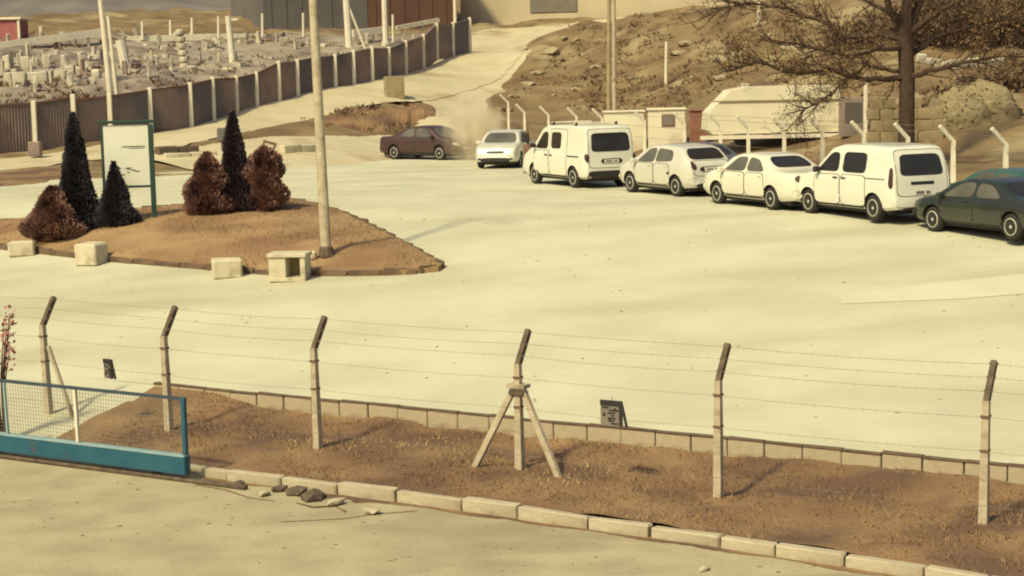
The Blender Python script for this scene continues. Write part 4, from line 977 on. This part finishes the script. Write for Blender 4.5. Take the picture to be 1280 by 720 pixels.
for P, r in limbs:
    pts = [T3(*q) for q in P]; mb = MB(); m = len(pts)
    # smooth the limb a little
    Q = []
    for a, b in zip(pts[:-1], pts[1:]):
        for t in (0, .33, .66): Q.append(a.lerp(b, t) + Vector([rnd.uniform(-.035, .035) for _ in range(3)]))
    Q.append(pts[-1]); mb.tube(Q, [1.3*r*(1 - .85*i/(len(Q)-1)) + .008 for i in range(len(Q))], 7)
    def twig(p, d, L, rad, lev):
        k = 5; W_ = [p]; dd = d.normalized()
        for s in range(k):
            dd = (dd + Vector([rnd.uniform(-.3, .3) for _ in range(3)]) + Vector((0, 0, .06))).normalized(); W_.append(W_[-1] + dd*L/k)
        mb.tube(W_, [rad*(1 - .8*i/k) for i in range(k+1)], 4)
        if lev > 0:
            for _ in range(4 if lev > 1 else 3):
                i = rnd.randint(1, k); twig(W_[i], dd + Vector([rnd.uniform(-.9, .9) for _ in range(3)]), L*rnd.uniform(.4, .65), rad*.5, lev-1)
        else: leaves.append(W_[-1]); leaves.append(W_[3])
    L_ = sum((a-b).length for a, b in zip(Q[:-1], Q[1:]))
    for i in range(2, len(Q)):
        for _ in range(3 if i > len(Q)*.35 else 1):
            d = (Q[i] - Q[i-1]).normalized() + Vector((rnd.uniform(-.7, .7), rnd.uniform(-.9, .9), rnd.uniform(-.7, .9)))
            twig(Q[i], d, rnd.uniform(.6, 1.3), .016 + r*.12, 2)
    mb.obj('limb', M_bark, tree, False)
lv = MB()
for c in leaves:
    for _ in range(2):
        if rnd.random() < .45: continue
        q = c + Vector([rnd.uniform(-.15, .15) for _ in range(3)]); t = Vector([rnd.uniform(-1, 1) for _ in range(3)]).normalized(); u_ = t.cross(Vector([rnd.uniform(-1, 1) for _ in range(3)])).normalized(); s = rnd.uniform(.025, .05)
        lv.add([q - t*s, q + u_*s*.6, q + t*s, q - u_*s*.6], [(0, 1, 2, 3)])
if lv.v: stuff(lv.obj('dry_leaf', M_leafd, tree))

# brown thickets on the slope at the right
def thicket(px, py, d, wx, wy, h, label, seed, n=1500):
    p = at_depth(px, py, d); g = gz(p.x, d); rnd = random.Random(seed); mb = MB(); lf = MB()
    o = thing('dry_thicket', label, 'bush', (p.x, d, g), 0, 'dry thickets on the slope behind the bare tree')
    for _ in range(n // 12):
        a, b = rnd.uniform(-wx, wx), rnd.uniform(-wy, wy); z0 = gz(p.x + a, d + b) - g - .1; hh = h*rnd.uniform(.5, 1.1)*(1 - .45*abs(a/wx)**2)
        P = [Vector((a, b, z0))]; dd = Vector((rnd.uniform(-.3, .3), rnd.uniform(-.3, .3), 1))
        for s in range(4): dd = dd + Vector((rnd.uniform(-.25, .25), rnd.uniform(-.25, .25), 0)); P.append(P[-1] + dd.normalized()*hh/4)
        mb.tube(P, [.03, .024, .018, .012, .006], 4)
        for s in range(12):
            i = rnd.randint(1, 4); e = P[i] + Vector((rnd.uniform(-.5, .5), rnd.uniform(-.5, .5), rnd.uniform(-.1, .6))); mb.tube([P[i], e], [.012, .004], 3, False)
            for _ in range(3):
                q = P[i].lerp(e, rnd.random()) + Vector([rnd.uniform(-.1, .1) for _ in range(3)]); t = Vector([rnd.uniform(-1, 1) for _ in range(3)]).normalized(); u_ = t.cross(Vector([rnd.uniform(-1, 1) for _ in range(3)])).normalized(); s2 = rnd.uniform(.05, .11)
                lf.add([q - t*s2, q + u_*s2*.7, q + t*s2, q - u_*s2*.7], [(0, 1, 2, 3)])
    mb.obj('stems', M_bark, o); stuff(lf.obj('dead_leaf', M_brush, o))
thicket(1195, 66, 88, 2.6, 2.0, 2.6, 'dense brown thicket directly right of the bare tree trunk', 51, 2200)
thicket(1275, 58, 86, 2.6, 2.0, 2.8, 'dense brown thicket at the right edge above the sand heap', 52, 2200)
thicket(1085, 50, 92, 2.4, 2.0, 1.6, 'thin brown thicket behind the left limbs of the bare tree', 53, 900)
thicket(1240, 20, 98, 4.2, 2.0, 3.2, 'highest brown thicket behind the other two near the top right', 54, 2600)
thicket(1250, 108, 70, 2.2, .8, .8, 'low dark scrub just behind the sand heap', 55, 900)

# ------------------------------------------------------------------ poles on the slope
def pole(px, py, tx, ty, d, r0, r1, m, label, cat='pole', name='utility_pole', extra=None):
    b = at_depth(px, py, d); g = gz(b.x, d); o = thing(name, label, cat, (b.x, d, g), 0); t = at_depth(tx, ty, d) - Vector(o.location)
    MB().tube([Vector((0, 0, -.4)), t*.5, t], [r0, (r0 + r1)/2, r1], 9).obj('shaft', m, o, True)
    if extra: extra(o, t)
    return o
p = ground_hit(765, 150)
o = thing('twin_pole', 'tall twin pole behind the white panel van on the bank', 'pole', (at_depth(764, 140, 82).x, 82, gz(at_depth(764, 140, 82).x, 82))); t = at_depth(764, -60, 82) - Vector(o.location)
for s in (-1, 1): MB().tube([Vector((s*.14, 0, -.4)), t + Vector((s*.10, 0, 0))], [.11, .09], 8).obj('shaft', M_conc if s > 0 else M_tan, o, True)
for kz in (.15, .35, .55, .75): MB().box(t*kz, (.3, .09, .12)).obj('tie_block', M_tan, o)
pole(832, 95, 833, 52, 98, .09, .08, M_white, 'short pale post standing alone on the brown bank', name='marker_post')
pole(947, 52, 950, 0, 104, .10, .09, M_white, 'pale thin post at the top of the bank near branch tips', name='marker_post')
def braced(o, t):
    MB().tube([t*.62, Vector((1.0, 0, .1))], [.07, .08], 7).obj('brace', M_white, o); MB().lathe([(.28, -.1), (.3, .2), (.2, .35)], 9).obj('footing', M_stone, o)
pole(437, 58, 430, -40, 112, .24, .20, M_white, 'thick pale pole with a slanting brace behind the brown fence', extra=braced)
pole(482, 48, 479, -40, 116, .20, .17, M_white, 'thick cream pole with a round base before the brown shed', extra=lambda o, t: MB().lathe([(.34, -.2), (.30, .25), (.2, .5)], 9).obj('footing', M_stone, o))
pole(569, 32, 567, -50, 124, .12, .10, M_white, 'slim pale pole at the corner of the brown shed')
pole(142, 140, 121, -40, 80, .15, .10, M_white, 'tall pale pole leaning left behind the signboard')
pole(150, 142, 135, 20, 82, .10, .08, M_white, 'thinner pale pole leaning beside the tall leaning pole')
pole(160, 116, 150, 50, 98, .26, .28, M_white, 'stout white pillar behind the leaning poles', name='stone_pillar')
def crossbar(o, t):
    MB().bar(t*.93 + Vector((-.1, 0, 0)), t*.93 + Vector((.55, 0, 0)), .10).obj('crossbar', M_white, o)
pole(292, 90, 285, 20, 102, .20, .17, M_white, 'thick pale post with a short crossbar behind the brown fence', name='stone_post', extra=crossbar)
def lumps(o, t):
    for k in range(6): MB().lathe([(.14, -.18), (.25, -.12), (.28, 0), (.24, .13), (.12, .18)], 9, 'Z', t*(.08 + k*.165)).obj('drum', M_stone, o, True)
pole(232, 100, 224, 36, 100, .14, .12, M_stone, 'knobbly stacked stone column behind the brown fence', name='stone_column', cat='column', extra=lumps)
pole(212, 160, 207, 108, 83, .12, .10, M_stone, 'knobbly stone column standing before the brown fence', name='stone_column', cat='column', extra=lumps)
for (x, yb, yt, d, lab) in ((178,55,27,112,'first slim post from the left along the white rail'),(213,50,25,113,'slim post just left of the stacked column top'),(240,46,22,114,'slim pale post right of the stacked column'),(273,46,20,114,'slim pale post left of the crossbar post'),(328,46,17,116,'slim pale post in front of the grey shed wall'),(379,45,16,117,'slim pale post beside the lamp post before the grey shed'),(491,44,18,118,'short slim post right of the cream pole')):
    pole(x, yb, x, yt, d, .085, .08, M_white, lab, 'post', 'slim_post')['group'] = 'slim posts behind the brown fence'

# white rails / low walls in the stone yard
def rail(x0, y0, x1, y1, d0, d1, w, h, m, label, name='pale_rail', legs=4):
    a = at_depth(x0, y0, d0); b = at_depth(x1, y1, d1); o = thing(name, label, 'rail', a)
    MB().bar((0, 0, 0), b - a, w*1.2, h*1.45).obj('beam', m, o)
    for k in range(legs):
        p = a.lerp(b, (k + .5)/legs); g = gz(p.x, p.y); 
        if p.z - g > .15: MB().bar(p - a - Vector((0, 0, h/2)), Vector((p.x, p.y, g - .3)) - a, .14).obj('leg', m, o)
rail(160, 49, 262, 46, 112, 114, .3, .28, M_white, 'long white rail behind the stacked stone column')
rail(262, 46, 346, 46, 115, 117, .3, .28, M_white, 'long white rail left of the lamp post in the stone yard')
rail(346, 46, 392, 46, 117, 118, .3, .22, M_stone, 'short weathered rail crossing behind the lamp post')
rail(440, 42, 482, 37, 118, 120, .3, .3, M_white, 'white rail joining the braced pole and cream pole')
rail(496, 35, 548, 25, 120, 122, .25, .2, M_stone, 'weathered rail in front of the brown shed')
rail(-20, 60, 128, 40, 104, 108, .35, .30, M_white, 'long pale rail above the stone heaps at far left')
# stone slabs
slabs = [(20,108,60,3),(45,103,62,4),(70,98,60,4),(95,92,58,4),(12,92,62,2),(32,88,64,2),(58,84,62,2),(82,80,62,2),(110,90,66,3),(122,98,82,2),(104,74,60,2)]
words = ['lying pale stone block lowest at the far left edge', 'pale stone block second along the far left heap', 'pale stone block below the middle of the far rail', 'wide pale stone block right of the heap middle', 'small upright slab at the left frame edge', 'upright slab second from the left edge', 'upright slab in the middle of the heap',
         'upright slab right of the heap middle', 'rough block near the leaning poles', 'small block tucked against the leaning poles', 'topmost small slab on the stone heap']
for (x, yb, yt, kd), lab in zip(slabs, words):
    d = 92 + (108 - yb)*.25; b = at_depth(x, yb, d); g = gz(b.x, d); top = at_depth(x, yt + (10 if kd > 2 else 0), d).z; h = max(top - g, .35)
    w = {2: .42, 3: 1.1, 4: 1.3}[kd]; h = h*(.55 if kd > 2 else .85)
    o = MB().bbox((0, 0, h/2 - .1), (w, .5, h), .06, 0, .05).obj('stone_block', M_stone, None, loc=(b.x, d, g)); o.rotation_euler = (0, random.uniform(-.08, .08), random.uniform(-.5, .5)); tag(o, lab, 'stone', 'stone blocks in the yard behind the fence')
# rubble and offcuts lying all over the stone yard
mb = MB(); rnd = random.Random(19); db = MB()
for k in range(300):
    x, y = rnd.uniform(-30, 470), rnd.uniform(50, 120); p = ground_hit(x, y, lambda a, b: float(z_soft(np.array(a), np.array(b))), 70, 130)
    lim = np.interp(x, [-60, 130, 240, 350, 466, 560], [122, 118, 100, 80, 56, 40])
    if y > lim or p.y > 128: continue
    g = float(z_ground(np.array(p.x), np.array(p.y))); t = rnd.random()
    if t < .25: (mb if rnd.random() < .8 else db).bbox((p.x, p.y, g + .35), (rnd.uniform(.12, .3), .15, rnd.uniform(.6, 1.4)), .03, rnd.random()*3, .05)
    elif t < .8: (mb if rnd.random() < .7 else db).bbox((p.x, p.y, g + .15), (rnd.uniform(.25, .8), rnd.uniform(.2, .5), rnd.uniform(.2, .5)), .05, rnd.random()*3, .05)
    else: db.bar((p.x, p.y, g + .25), (p.x + rnd.uniform(-1.2, 1.2), p.y + rnd.uniform(-.5, .5), g + .45), .1)
stuff(mb.obj('stone_rubble', M_stone)); stuff(db.obj('dark_debris', M_sheet))
# red hut
a = at_depth(-15, 25, 112); b = at_depth(24, 24, 112); g = gz(b.x, 113)
o = thing('red_hut', 'dull red hut with a white roof edge at the far left', 'hut', ((a.x + b.x)/2, 113, g - .1)); w = b.x - a.x; h = a.z - g + .1
MB().bbox((0, 0, h/2), (w, 2, h), .02).obj('wall', M_redhut, o); MB().bbox((0, 0, h + .06), (w + .25, 2.3, .16), .03).obj('roof', M_white, o); MB().bbox((w/2 - .05, -1.03, h/2), (.16, .1, h), .02).obj('corner_post', M_white, o)

# ------------------------------------------------------------------ brown sheet fence with white posts
sf = thing('sheet_fence', 'long dark brown sheet fence with white posts climbing beside the dirt track', 'fence', (-10, 90, 0)); SO = Vector(sf.location)
fp = [(-60,205,73),(-8,198,74.5),(46,190,76),(95,182,77.5),(140,176,79),(190,166,81.5),(240,155,84),(268,147,86),(297,138,88.5),(322,131,90.2),(350,123,92),(373,116,93.6),(397,110,95.2),(420,107,96.8),(443,103,98.4),(466,98,100),(487,93,102),(508,86,104.5),(530,80,107.5),(547,75,110),(567,69,112.6),(588,62,115)]
B = []
for (x, y, d) in fp:
    p = at_depth(x, y, d); p.z = gz(p.x, p.y); B.append(p)
for i, p in enumerate(B):
    H = 2.0 if i > 3 else 2.15
    MB().bbox((0, 0, H/2 - .15), (.20, .16, H + .3), .02).obj('post', M_white, sf, loc=p - SO + Vector((0, -.12, 0)))
for i, (a, b) in enumerate(zip(B[:-1], B[1:])):
    d = b - a; n_ = Vector((d.y, -d.x, 0)).normalized(); k = 14; mb = MB(); vs = []; fs = []; H = 1.85 if i > 2 else 2.0
    for j in range(k*2 + 1):
        t = j/(k*2); q = a.lerp(b, t) + n_*(.035 if j % 2 else -.035) - SO; z1 = H + random.uniform(-.03, .03)
        vs += [q + Vector((0, 0, -.25)), q + Vector((0, 0, z1)), q + Vector((0, 0, z1)) + n_*-.02, q + Vector((0, 0, -.25)) + n_*-.02]
    for j in range(k*2):
        o0 = j*4; o1 = o0 + 4
        for e in range(4): fs.append((o0 + e, o0 + (e+1) % 4, o1 + (e+1) % 4, o1 + e))
    mb.add(vs, fs); mb.obj('panel', M_sheet, sf)
    MB().bar(a - SO + Vector((0, 0, H + .02)), b - SO + Vector((0, 0, H + .02)), .09).obj('top_rail', M_rail if i < 10 else M_sheet, sf)
# footing blocks at the far left base of the fence
for (x, y, d, lab) in ((44,188,73.5,'dark stone base under the far left white fence post'),):
    p = at_depth(x, y, d); g = gz(p.x, d); o = MB().bbox((0, 0, .25), (.5, .4, .6), .03).obj('footing_block', M_sheet, None, loc=(p.x, d, g)); tag(o, lab, 'stone')
# low kerb walls on the far road edge, left
def lowwall(x0, y0, x1, y1, h, w, m, label, name='low_wall'):
    a = ground_hit(x0, y0); b = ground_hit(x1, y1); n_ = max(2, int((b - a).length/1.0)); o = thing(name, label, 'wall', a)
    for k in range(n_):
        p = a.lerp(b, (k + .5)/n_); L = (b - a).length/n_; g = gz(p.x, p.y)
        q = MB().bbox((0, 0, 0), (L - .03, w, h + .2), .03, 0, .015).obj('block', m, o); q.location = Vector((p.x, p.y, g + h/2 - .1)) - a; q.rotation_euler.z = math.atan2(b.y - a.y, b.x - a.x)
lowwall(-30, 187, 84, 180, .35, .4, M_white, 'low white block wall at the far left below the brown fence')
lowwall(196, 192, 246, 187, .3, .5, M_concd, 'low dark block wall on the far road behind the signboard')
lowwall(352, 190, 396, 187, .35, .4, M_pale, 'low pale block wall behind the lamp post')
lowwall(205, 196, 270, 191, .16, .4, M_pale, 'low pale kerb in front of the dark block wall')
# tilted tile sign and small box behind the island
p = ground_hit(336, 205); o = thing('tilted_board', 'small tilted brown framed board behind the bronze shrub', 'sign', p, .2)
f = MB(); Mx = Matrix.Rotation(.3, 3, 'Y'); f.box((0, 0, .62), (.55, .06, .62), M=Mx); f.obj('frame', M_wood, o); f = MB(); f.box((0, -.04, .62), (.36, .03, .4), M=Mx); f.obj('face', M_pale, o); MB().bar((0, .03, -.1), (.02, .03, .45), .07).obj('leg', M_wood, o)
p = ground_hit(278, 187); o = thing('bin', 'small grey bin on a post beside the mid island cypress', 'bin', p)
MB().bbox((0, 0, .65), (.36, .3, .55), .03).obj('drum', M_shedg, o); MB().bar((0, 0, -.1), (0, 0, .4), .08).obj('leg', M_shedg, o)
p = ground_hit(493, 121); o = thing('concrete_bin', 'open square brown concrete bin beside the dirt track', 'bin', p, .2)
f = MB(); 
for (x, y, sx, sy) in ((-.45, 0, .1, .9), (.45, 0, .1, .9), (0, -.4, .8, .1), (0, .4, .8, .1)): f.bbox((x, y, .5), (sx, sy, 1.2), .02)
f.obj('wall', M_tan, o); MB().box((0, 0, .3), (.8, .7, .5)).obj('filling', M_soil, o)
# rocks scattered over the bank
protos = []
for k in range(4):
    bm = bmesh.new(); bmesh.ops.create_icosphere(bm, subdivisions=1, radius=1)
    for q in bm.verts: q.co = Vector((q.co.x*1.5, q.co.y, q.co.z*.6))*random.uniform(.7, 1.2)
    me = bpy.data.meshes.new('rock'); bm.to_mesh(me); bm.free(); me.materials.append(M_rock if k < 3 else M_heap); protos.append(me)
rnd = random.Random(77); cnt = 0
spots = [(680,46,.6),(705,48,.4),(722,50,.4),(692,64,.7),(700,76,.6),(672,92,.5),(660,105,.5),(620,112,.5),(745,84,.45),(790,98,.4),(858,55,.6),(848,66,.5),(775,20,.35),(900,75,.6),(930,60,.6),(960,45,.5),(985,60,.6),(1010,70,.5),(955,78,.4),(905,98,.5),(930,108,.6),(945,118,.5),(970,100,.5),(1060,60,.4),(600,130,.5),(585,118,.35),(545,122,.4),(515,132,.35),(640,120,.4),(720,112,.35),(760,118,.3)]
LB = ['uppermost pale rock left of the twin pole near the track top', 'second pale rock from the track along the bank top', 'pale rock just left of the twin pole at the bank top', 'large pale rock on the bank a little below the top pair', 'large flat rock in the middle of the bank left of the twin pole',
 'pale rock low on the bank left of the twin pole', 'pale rock at the left foot of the dug bank', 'rock farthest left on the lower dug bank by the track', 'small rock close left of the twin pole at mid height', 'small rock just left of the short marker post foot',
 'large pale rock right of the marker post top', 'flat rock close beside the marker post middle', 'lone small rock between the twin pole and the house wall', 'large rock in mid bank under the longest branch', 'pale rock near the tip of the upper branch', 'pale rock right of the thin post at the bank top', 'rock caught behind the upper branch fork', 'rock behind the middle limb near its twigs',
 'small rock under the upper limb tip', 'rock low on the bank left of the trailer roof', 'pale rock over the trailer roof left end', 'pale rock directly above the cabin trailer', 'pale rock above the trailer beside the lower limb', 'small rock behind the tree left limbs', 'rock at the foot of the bank beside the dust', 'small rock in the track edge above the maroon car',
 'rock on the grassy mound above the maroon car', 'small rock on the mound left of the dust', 'rock at the bank foot behind the oncoming saloon', 'small rock at the bank foot left of the twin pole base', 'small rock right of the twin pole base']
for (x, y, s), lab in zip(spots, LB):
    p = ground_hit(x, y, lambda a, b: float(z_ground(np.array(a), np.array(b))), 70)
    if float(near_track(np.array(p.x), np.array(p.y))) < .6: continue
    s *= .8; o = link('rock', protos[cnt % 4], None, p); o.scale = (s, s, s*.8); o.rotation_euler = (0, 0, rnd.random()*6); cnt += 1
    tag(o, lab, 'rock', 'loose rocks on the bank')
mb = MB()
for k in range(320):
    x, y = rnd.uniform(575, 1040), rnd.uniform(22, 140); s = rnd.uniform(.05, .2)
    p = ground_hit(x, y, lambda a, b: float(z_soft(np.array(a), np.array(b))), 70)
    if float(near_track(np.array(p.x), np.array(p.y))) < .3: continue
    g = float(z_ground(np.array(p.x), np.array(p.y))); me = protos[k % 4]; rz_ = rnd.random()*6; c_, s_ = math.cos(rz_), math.sin(rz_)
    mb.add([(p.x + s*(q.co.x*c_ - q.co.y*s_), p.y + s*(q.co.x*s_ + q.co.y*c_), g + s*q.co.z) for q in me.vertices], [tuple(f.vertices) for f in me.polygons])
stuff(mb.obj('loose_stones', M_heap))
mb = MB()
for k in range(420):
    u_, v_ = rnd.uniform(1.8, 34), rnd.uniform(-24, 14); x, y = xy(u_, v_); s = rnd.uniform(.008, .03); me = protos[k % 4]
    mb.add([(x + s*q.co.x, y + s*q.co.y, float(zy(np.array(x), np.array(y))) + s*q.co.z) for q in me.vertices], [tuple(f.vertices) for f in me.polygons])
for k in range(260):
    u_, v_ = rnd.uniform(-6, -2.6), rnd.uniform(-16, 6); x, y = xy(u_, v_); s = rnd.uniform(.008, .028); me = protos[k % 4]
    mb.add([(x + s*q.co.x, y + s*q.co.y, float(znear(np.array(x), np.array(y))) + s*q.co.z) for q in me.vertices], [tuple(f.vertices) for f in me.polygons])
stuff(mb.obj('loose_grit', M_heap))
grid_sheet('paving_patch', mat('paler_paving', (.53,.525,.365), (.58,.57,.41), .8, .9, bump=.2), hitxy([(1050,370),(1120,360),(1200,351),(1300,340)]), hitxy([(1052,380),(1120,377),(1200,374),(1300,366)]), 60, 6, lambda X, Y: zy(X, Y) + .008)
# dry scrub, dug clods and weeds all over the bank and the yard behind the sheet fence
rnd = random.Random(91); mb = MB(); n_ = 0
def scrub(x0, x1, y0, y1, cnt, s0, s1, lift=0.0):
    global n_
    for _ in range(cnt):
        x, y = rnd.uniform(x0, x1), rnd.uniform(y0, y1); d = rnd.uniform(72, 128)
        p = ground_hit(x, y, lambda a, b: float(z_soft(np.array(a), np.array(b))), 70, 140)
        if p.y > 138 or float(z_hill(np.array(p.x), np.array(p.y))) < .35 or float(near_track(np.array(p.x), np.array(p.y))) < .3: continue
        if vnoise(np.array(p.x), np.array(p.y), 2.6, 93) + rnd.uniform(-.3, .3) < -.02: continue
        g = float(z_ground(np.array(p.x), np.array(p.y))) - .05 + lift; s = rnd.uniform(s0, s1)
        for k in range(7):
            a = rnd.uniform(0, 6.28); l = s*rnd.uniform(.5, 1.2); b = Vector((p.x + rnd.uniform(-s, s)*.7, p.y + rnd.uniform(-s, s)*.7, g)); w = s*.16
            mb.add([b + Vector((math.cos(a)*w, math.sin(a)*w, 0)), b - Vector((math.cos(a)*w, math.sin(a)*w, 0)), b + Vector((rnd.uniform(-.8, .8)*l, rnd.uniform(-.8, .8)*l, l*.75))], [(0, 1, 2)])
scrub(570, 1060, 18, 142, 2600, .12, .42); scrub(-20, 480, 45, 150, 900, .15, .45, .2); scrub(370, 560, 128, 165, 420, .12, .3, .15); scrub(1000, 1290, 60, 225, 1100, .15, .45)
stuff(mb.obj('dry_scrub', M_brush))
# ------------------------------------------------------------------ buildings at the top
def building(px0, px1, yb, d0, d1, H, label, name, m, dep=9, roof=M_roof):
    a = at_depth(px0, yb[0], d0); b = at_depth(px1, yb[1], d1); z0 = min(a.z, b.z) - 1.0; H = H + max(a.z, b.z) - z0
    d = b - a; d.z = 0; L = d.length; rz = math.atan2(d.y, d.x); o = thing(name, label, 'building', (a.x, a.y, z0), rz)
    MB().box((L/2, dep/2, H/2), (L, dep, H)).obj('wall', m, o)
    mb = MB(); e = .5; vs = [(-e, -e, H), (L + e, -e, H), (L + e, dep + e, H), (-e, dep + e, H), (-e, dep/2, H + 1.6), (L + e, dep/2, H + 1.6)]
    mb.add(vs, [(0,1,5,4), (2,3,4,5), (0,4,3), (1,2,5), (3,2,1,0)]); mb.obj('roof', roof, o)
    return o, a, L, H, z0, rz
o, a, L, H, z0, rz = building(330, 460, (40, 36), 124, 127, 6, 'dark grey shed wall behind the stone yard', 'grey_shed', M_shedg, roof=M_shedg)
for k in range(int(L/1.1)): MB().box((.55 + k*1.1, -.02, H/2), (.06, .05, H - .1)).obj('seam', M_shedg, o)
o, a, L, H, z0, rz = building(461, 568, (36, 30), 127, 130, 6, 'red brown shed wall between the grey shed and beige house', 'brown_shed', M_shedb)
for k in range(int(L/1.1)): MB().box((.55 + k*1.1, -.02, H/2), (.06, .05, H - .1)).obj('seam', M_shedb, o)
o, a, L, H, z0, rz = building(576, 980, (30, 4), 136, 128, 5.5, 'long beige rendered house with a grey roller shutter', 'beige_house', M_beige)
ax = Vector((math.cos(rz), math.sin(rz), 0))
def on_wall(px, py):
    n_ = Vector((math.sin(rz), -math.cos(rz), 0)); r = ray(px, py); t = (a - CP).dot(n_)/r.dot(n_); p = CP + r*t; return (p - a).dot(ax), p.z - z0
x0, zb_ = on_wall(663, 16); x1, _ = on_wall(722, 14); sh = o
dr = MB().box(((x0 + x1)/2, -.03, zb_ + 1.35), (x1 - x0, .08, 2.7)).obj('roller_shutter', M_shut, sh)
sl = MB()
for k in range(18): sl.box(((x0 + x1)/2, -.08, zb_ + .08 + k*.15), (x1 - x0 - .1, .03, .12))
sl.obj('slats', M_shut, dr)
MB().box(((x0 + x1)/2, -.06, zb_ + 2.78), (x1 - x0 + .3, .12, .14)).obj('lintel', M_conc, sh)
for px in (860, 900):
    xw, zw = on_wall(px, -14); w_ = MB().box((xw, -.03, zw + .5), (1.3, .08, 1.2)).obj('window', M_white, sh); MB().box((xw, -.075, zw + .5), (1.1, .03, 1.0)).obj('pane', M_glass, w_)
# pink bush at the left edge by the gate
p = Vector((*xy(-.6, -17.4), 0)); p.z = -2.05
pbush = at_depth(6, 405, 29.0); o = thing('blossom_bush', 'thin bush with pink blossom at the left frame edge by the gate', 'bush', (pbush.x - .12, 29.0, float(z_yard(np.array(pbush.x - .12), np.array(29.0))) - .05))
hh = pbush.z - o.location.z; mb = MB(); lf = MB(); rnd = random.Random(5)
for k in range(9):
    e = Vector((rnd.uniform(-.35, .48), rnd.uniform(-.3, .3), hh + rnd.uniform(-.45, .32))); mb.tube([(0, 0, -.1), e*.5 + Vector((-.05, 0, .1)), e], [.025, .015, .005], 5)
    for _ in range(26):
        q = e*rnd.uniform(.72, 1.02) + Vector([rnd.uniform(-.09, .09) for _ in range(3)]); t = Vector([rnd.uniform(-1, 1) for _ in range(3)]).normalized(); u_ = t.cross(Vector([rnd.uniform(-1, 1) for _ in range(3)])).normalized(); s = rnd.uniform(.02, .045)
        lf.add([q - t*s, q + u_*s, q + t*s, q - u_*s], [(0, 1, 2, 3)])
mb.obj('stems', M_bark, o); stuff(lf.obj('blossom', M_pink, o))
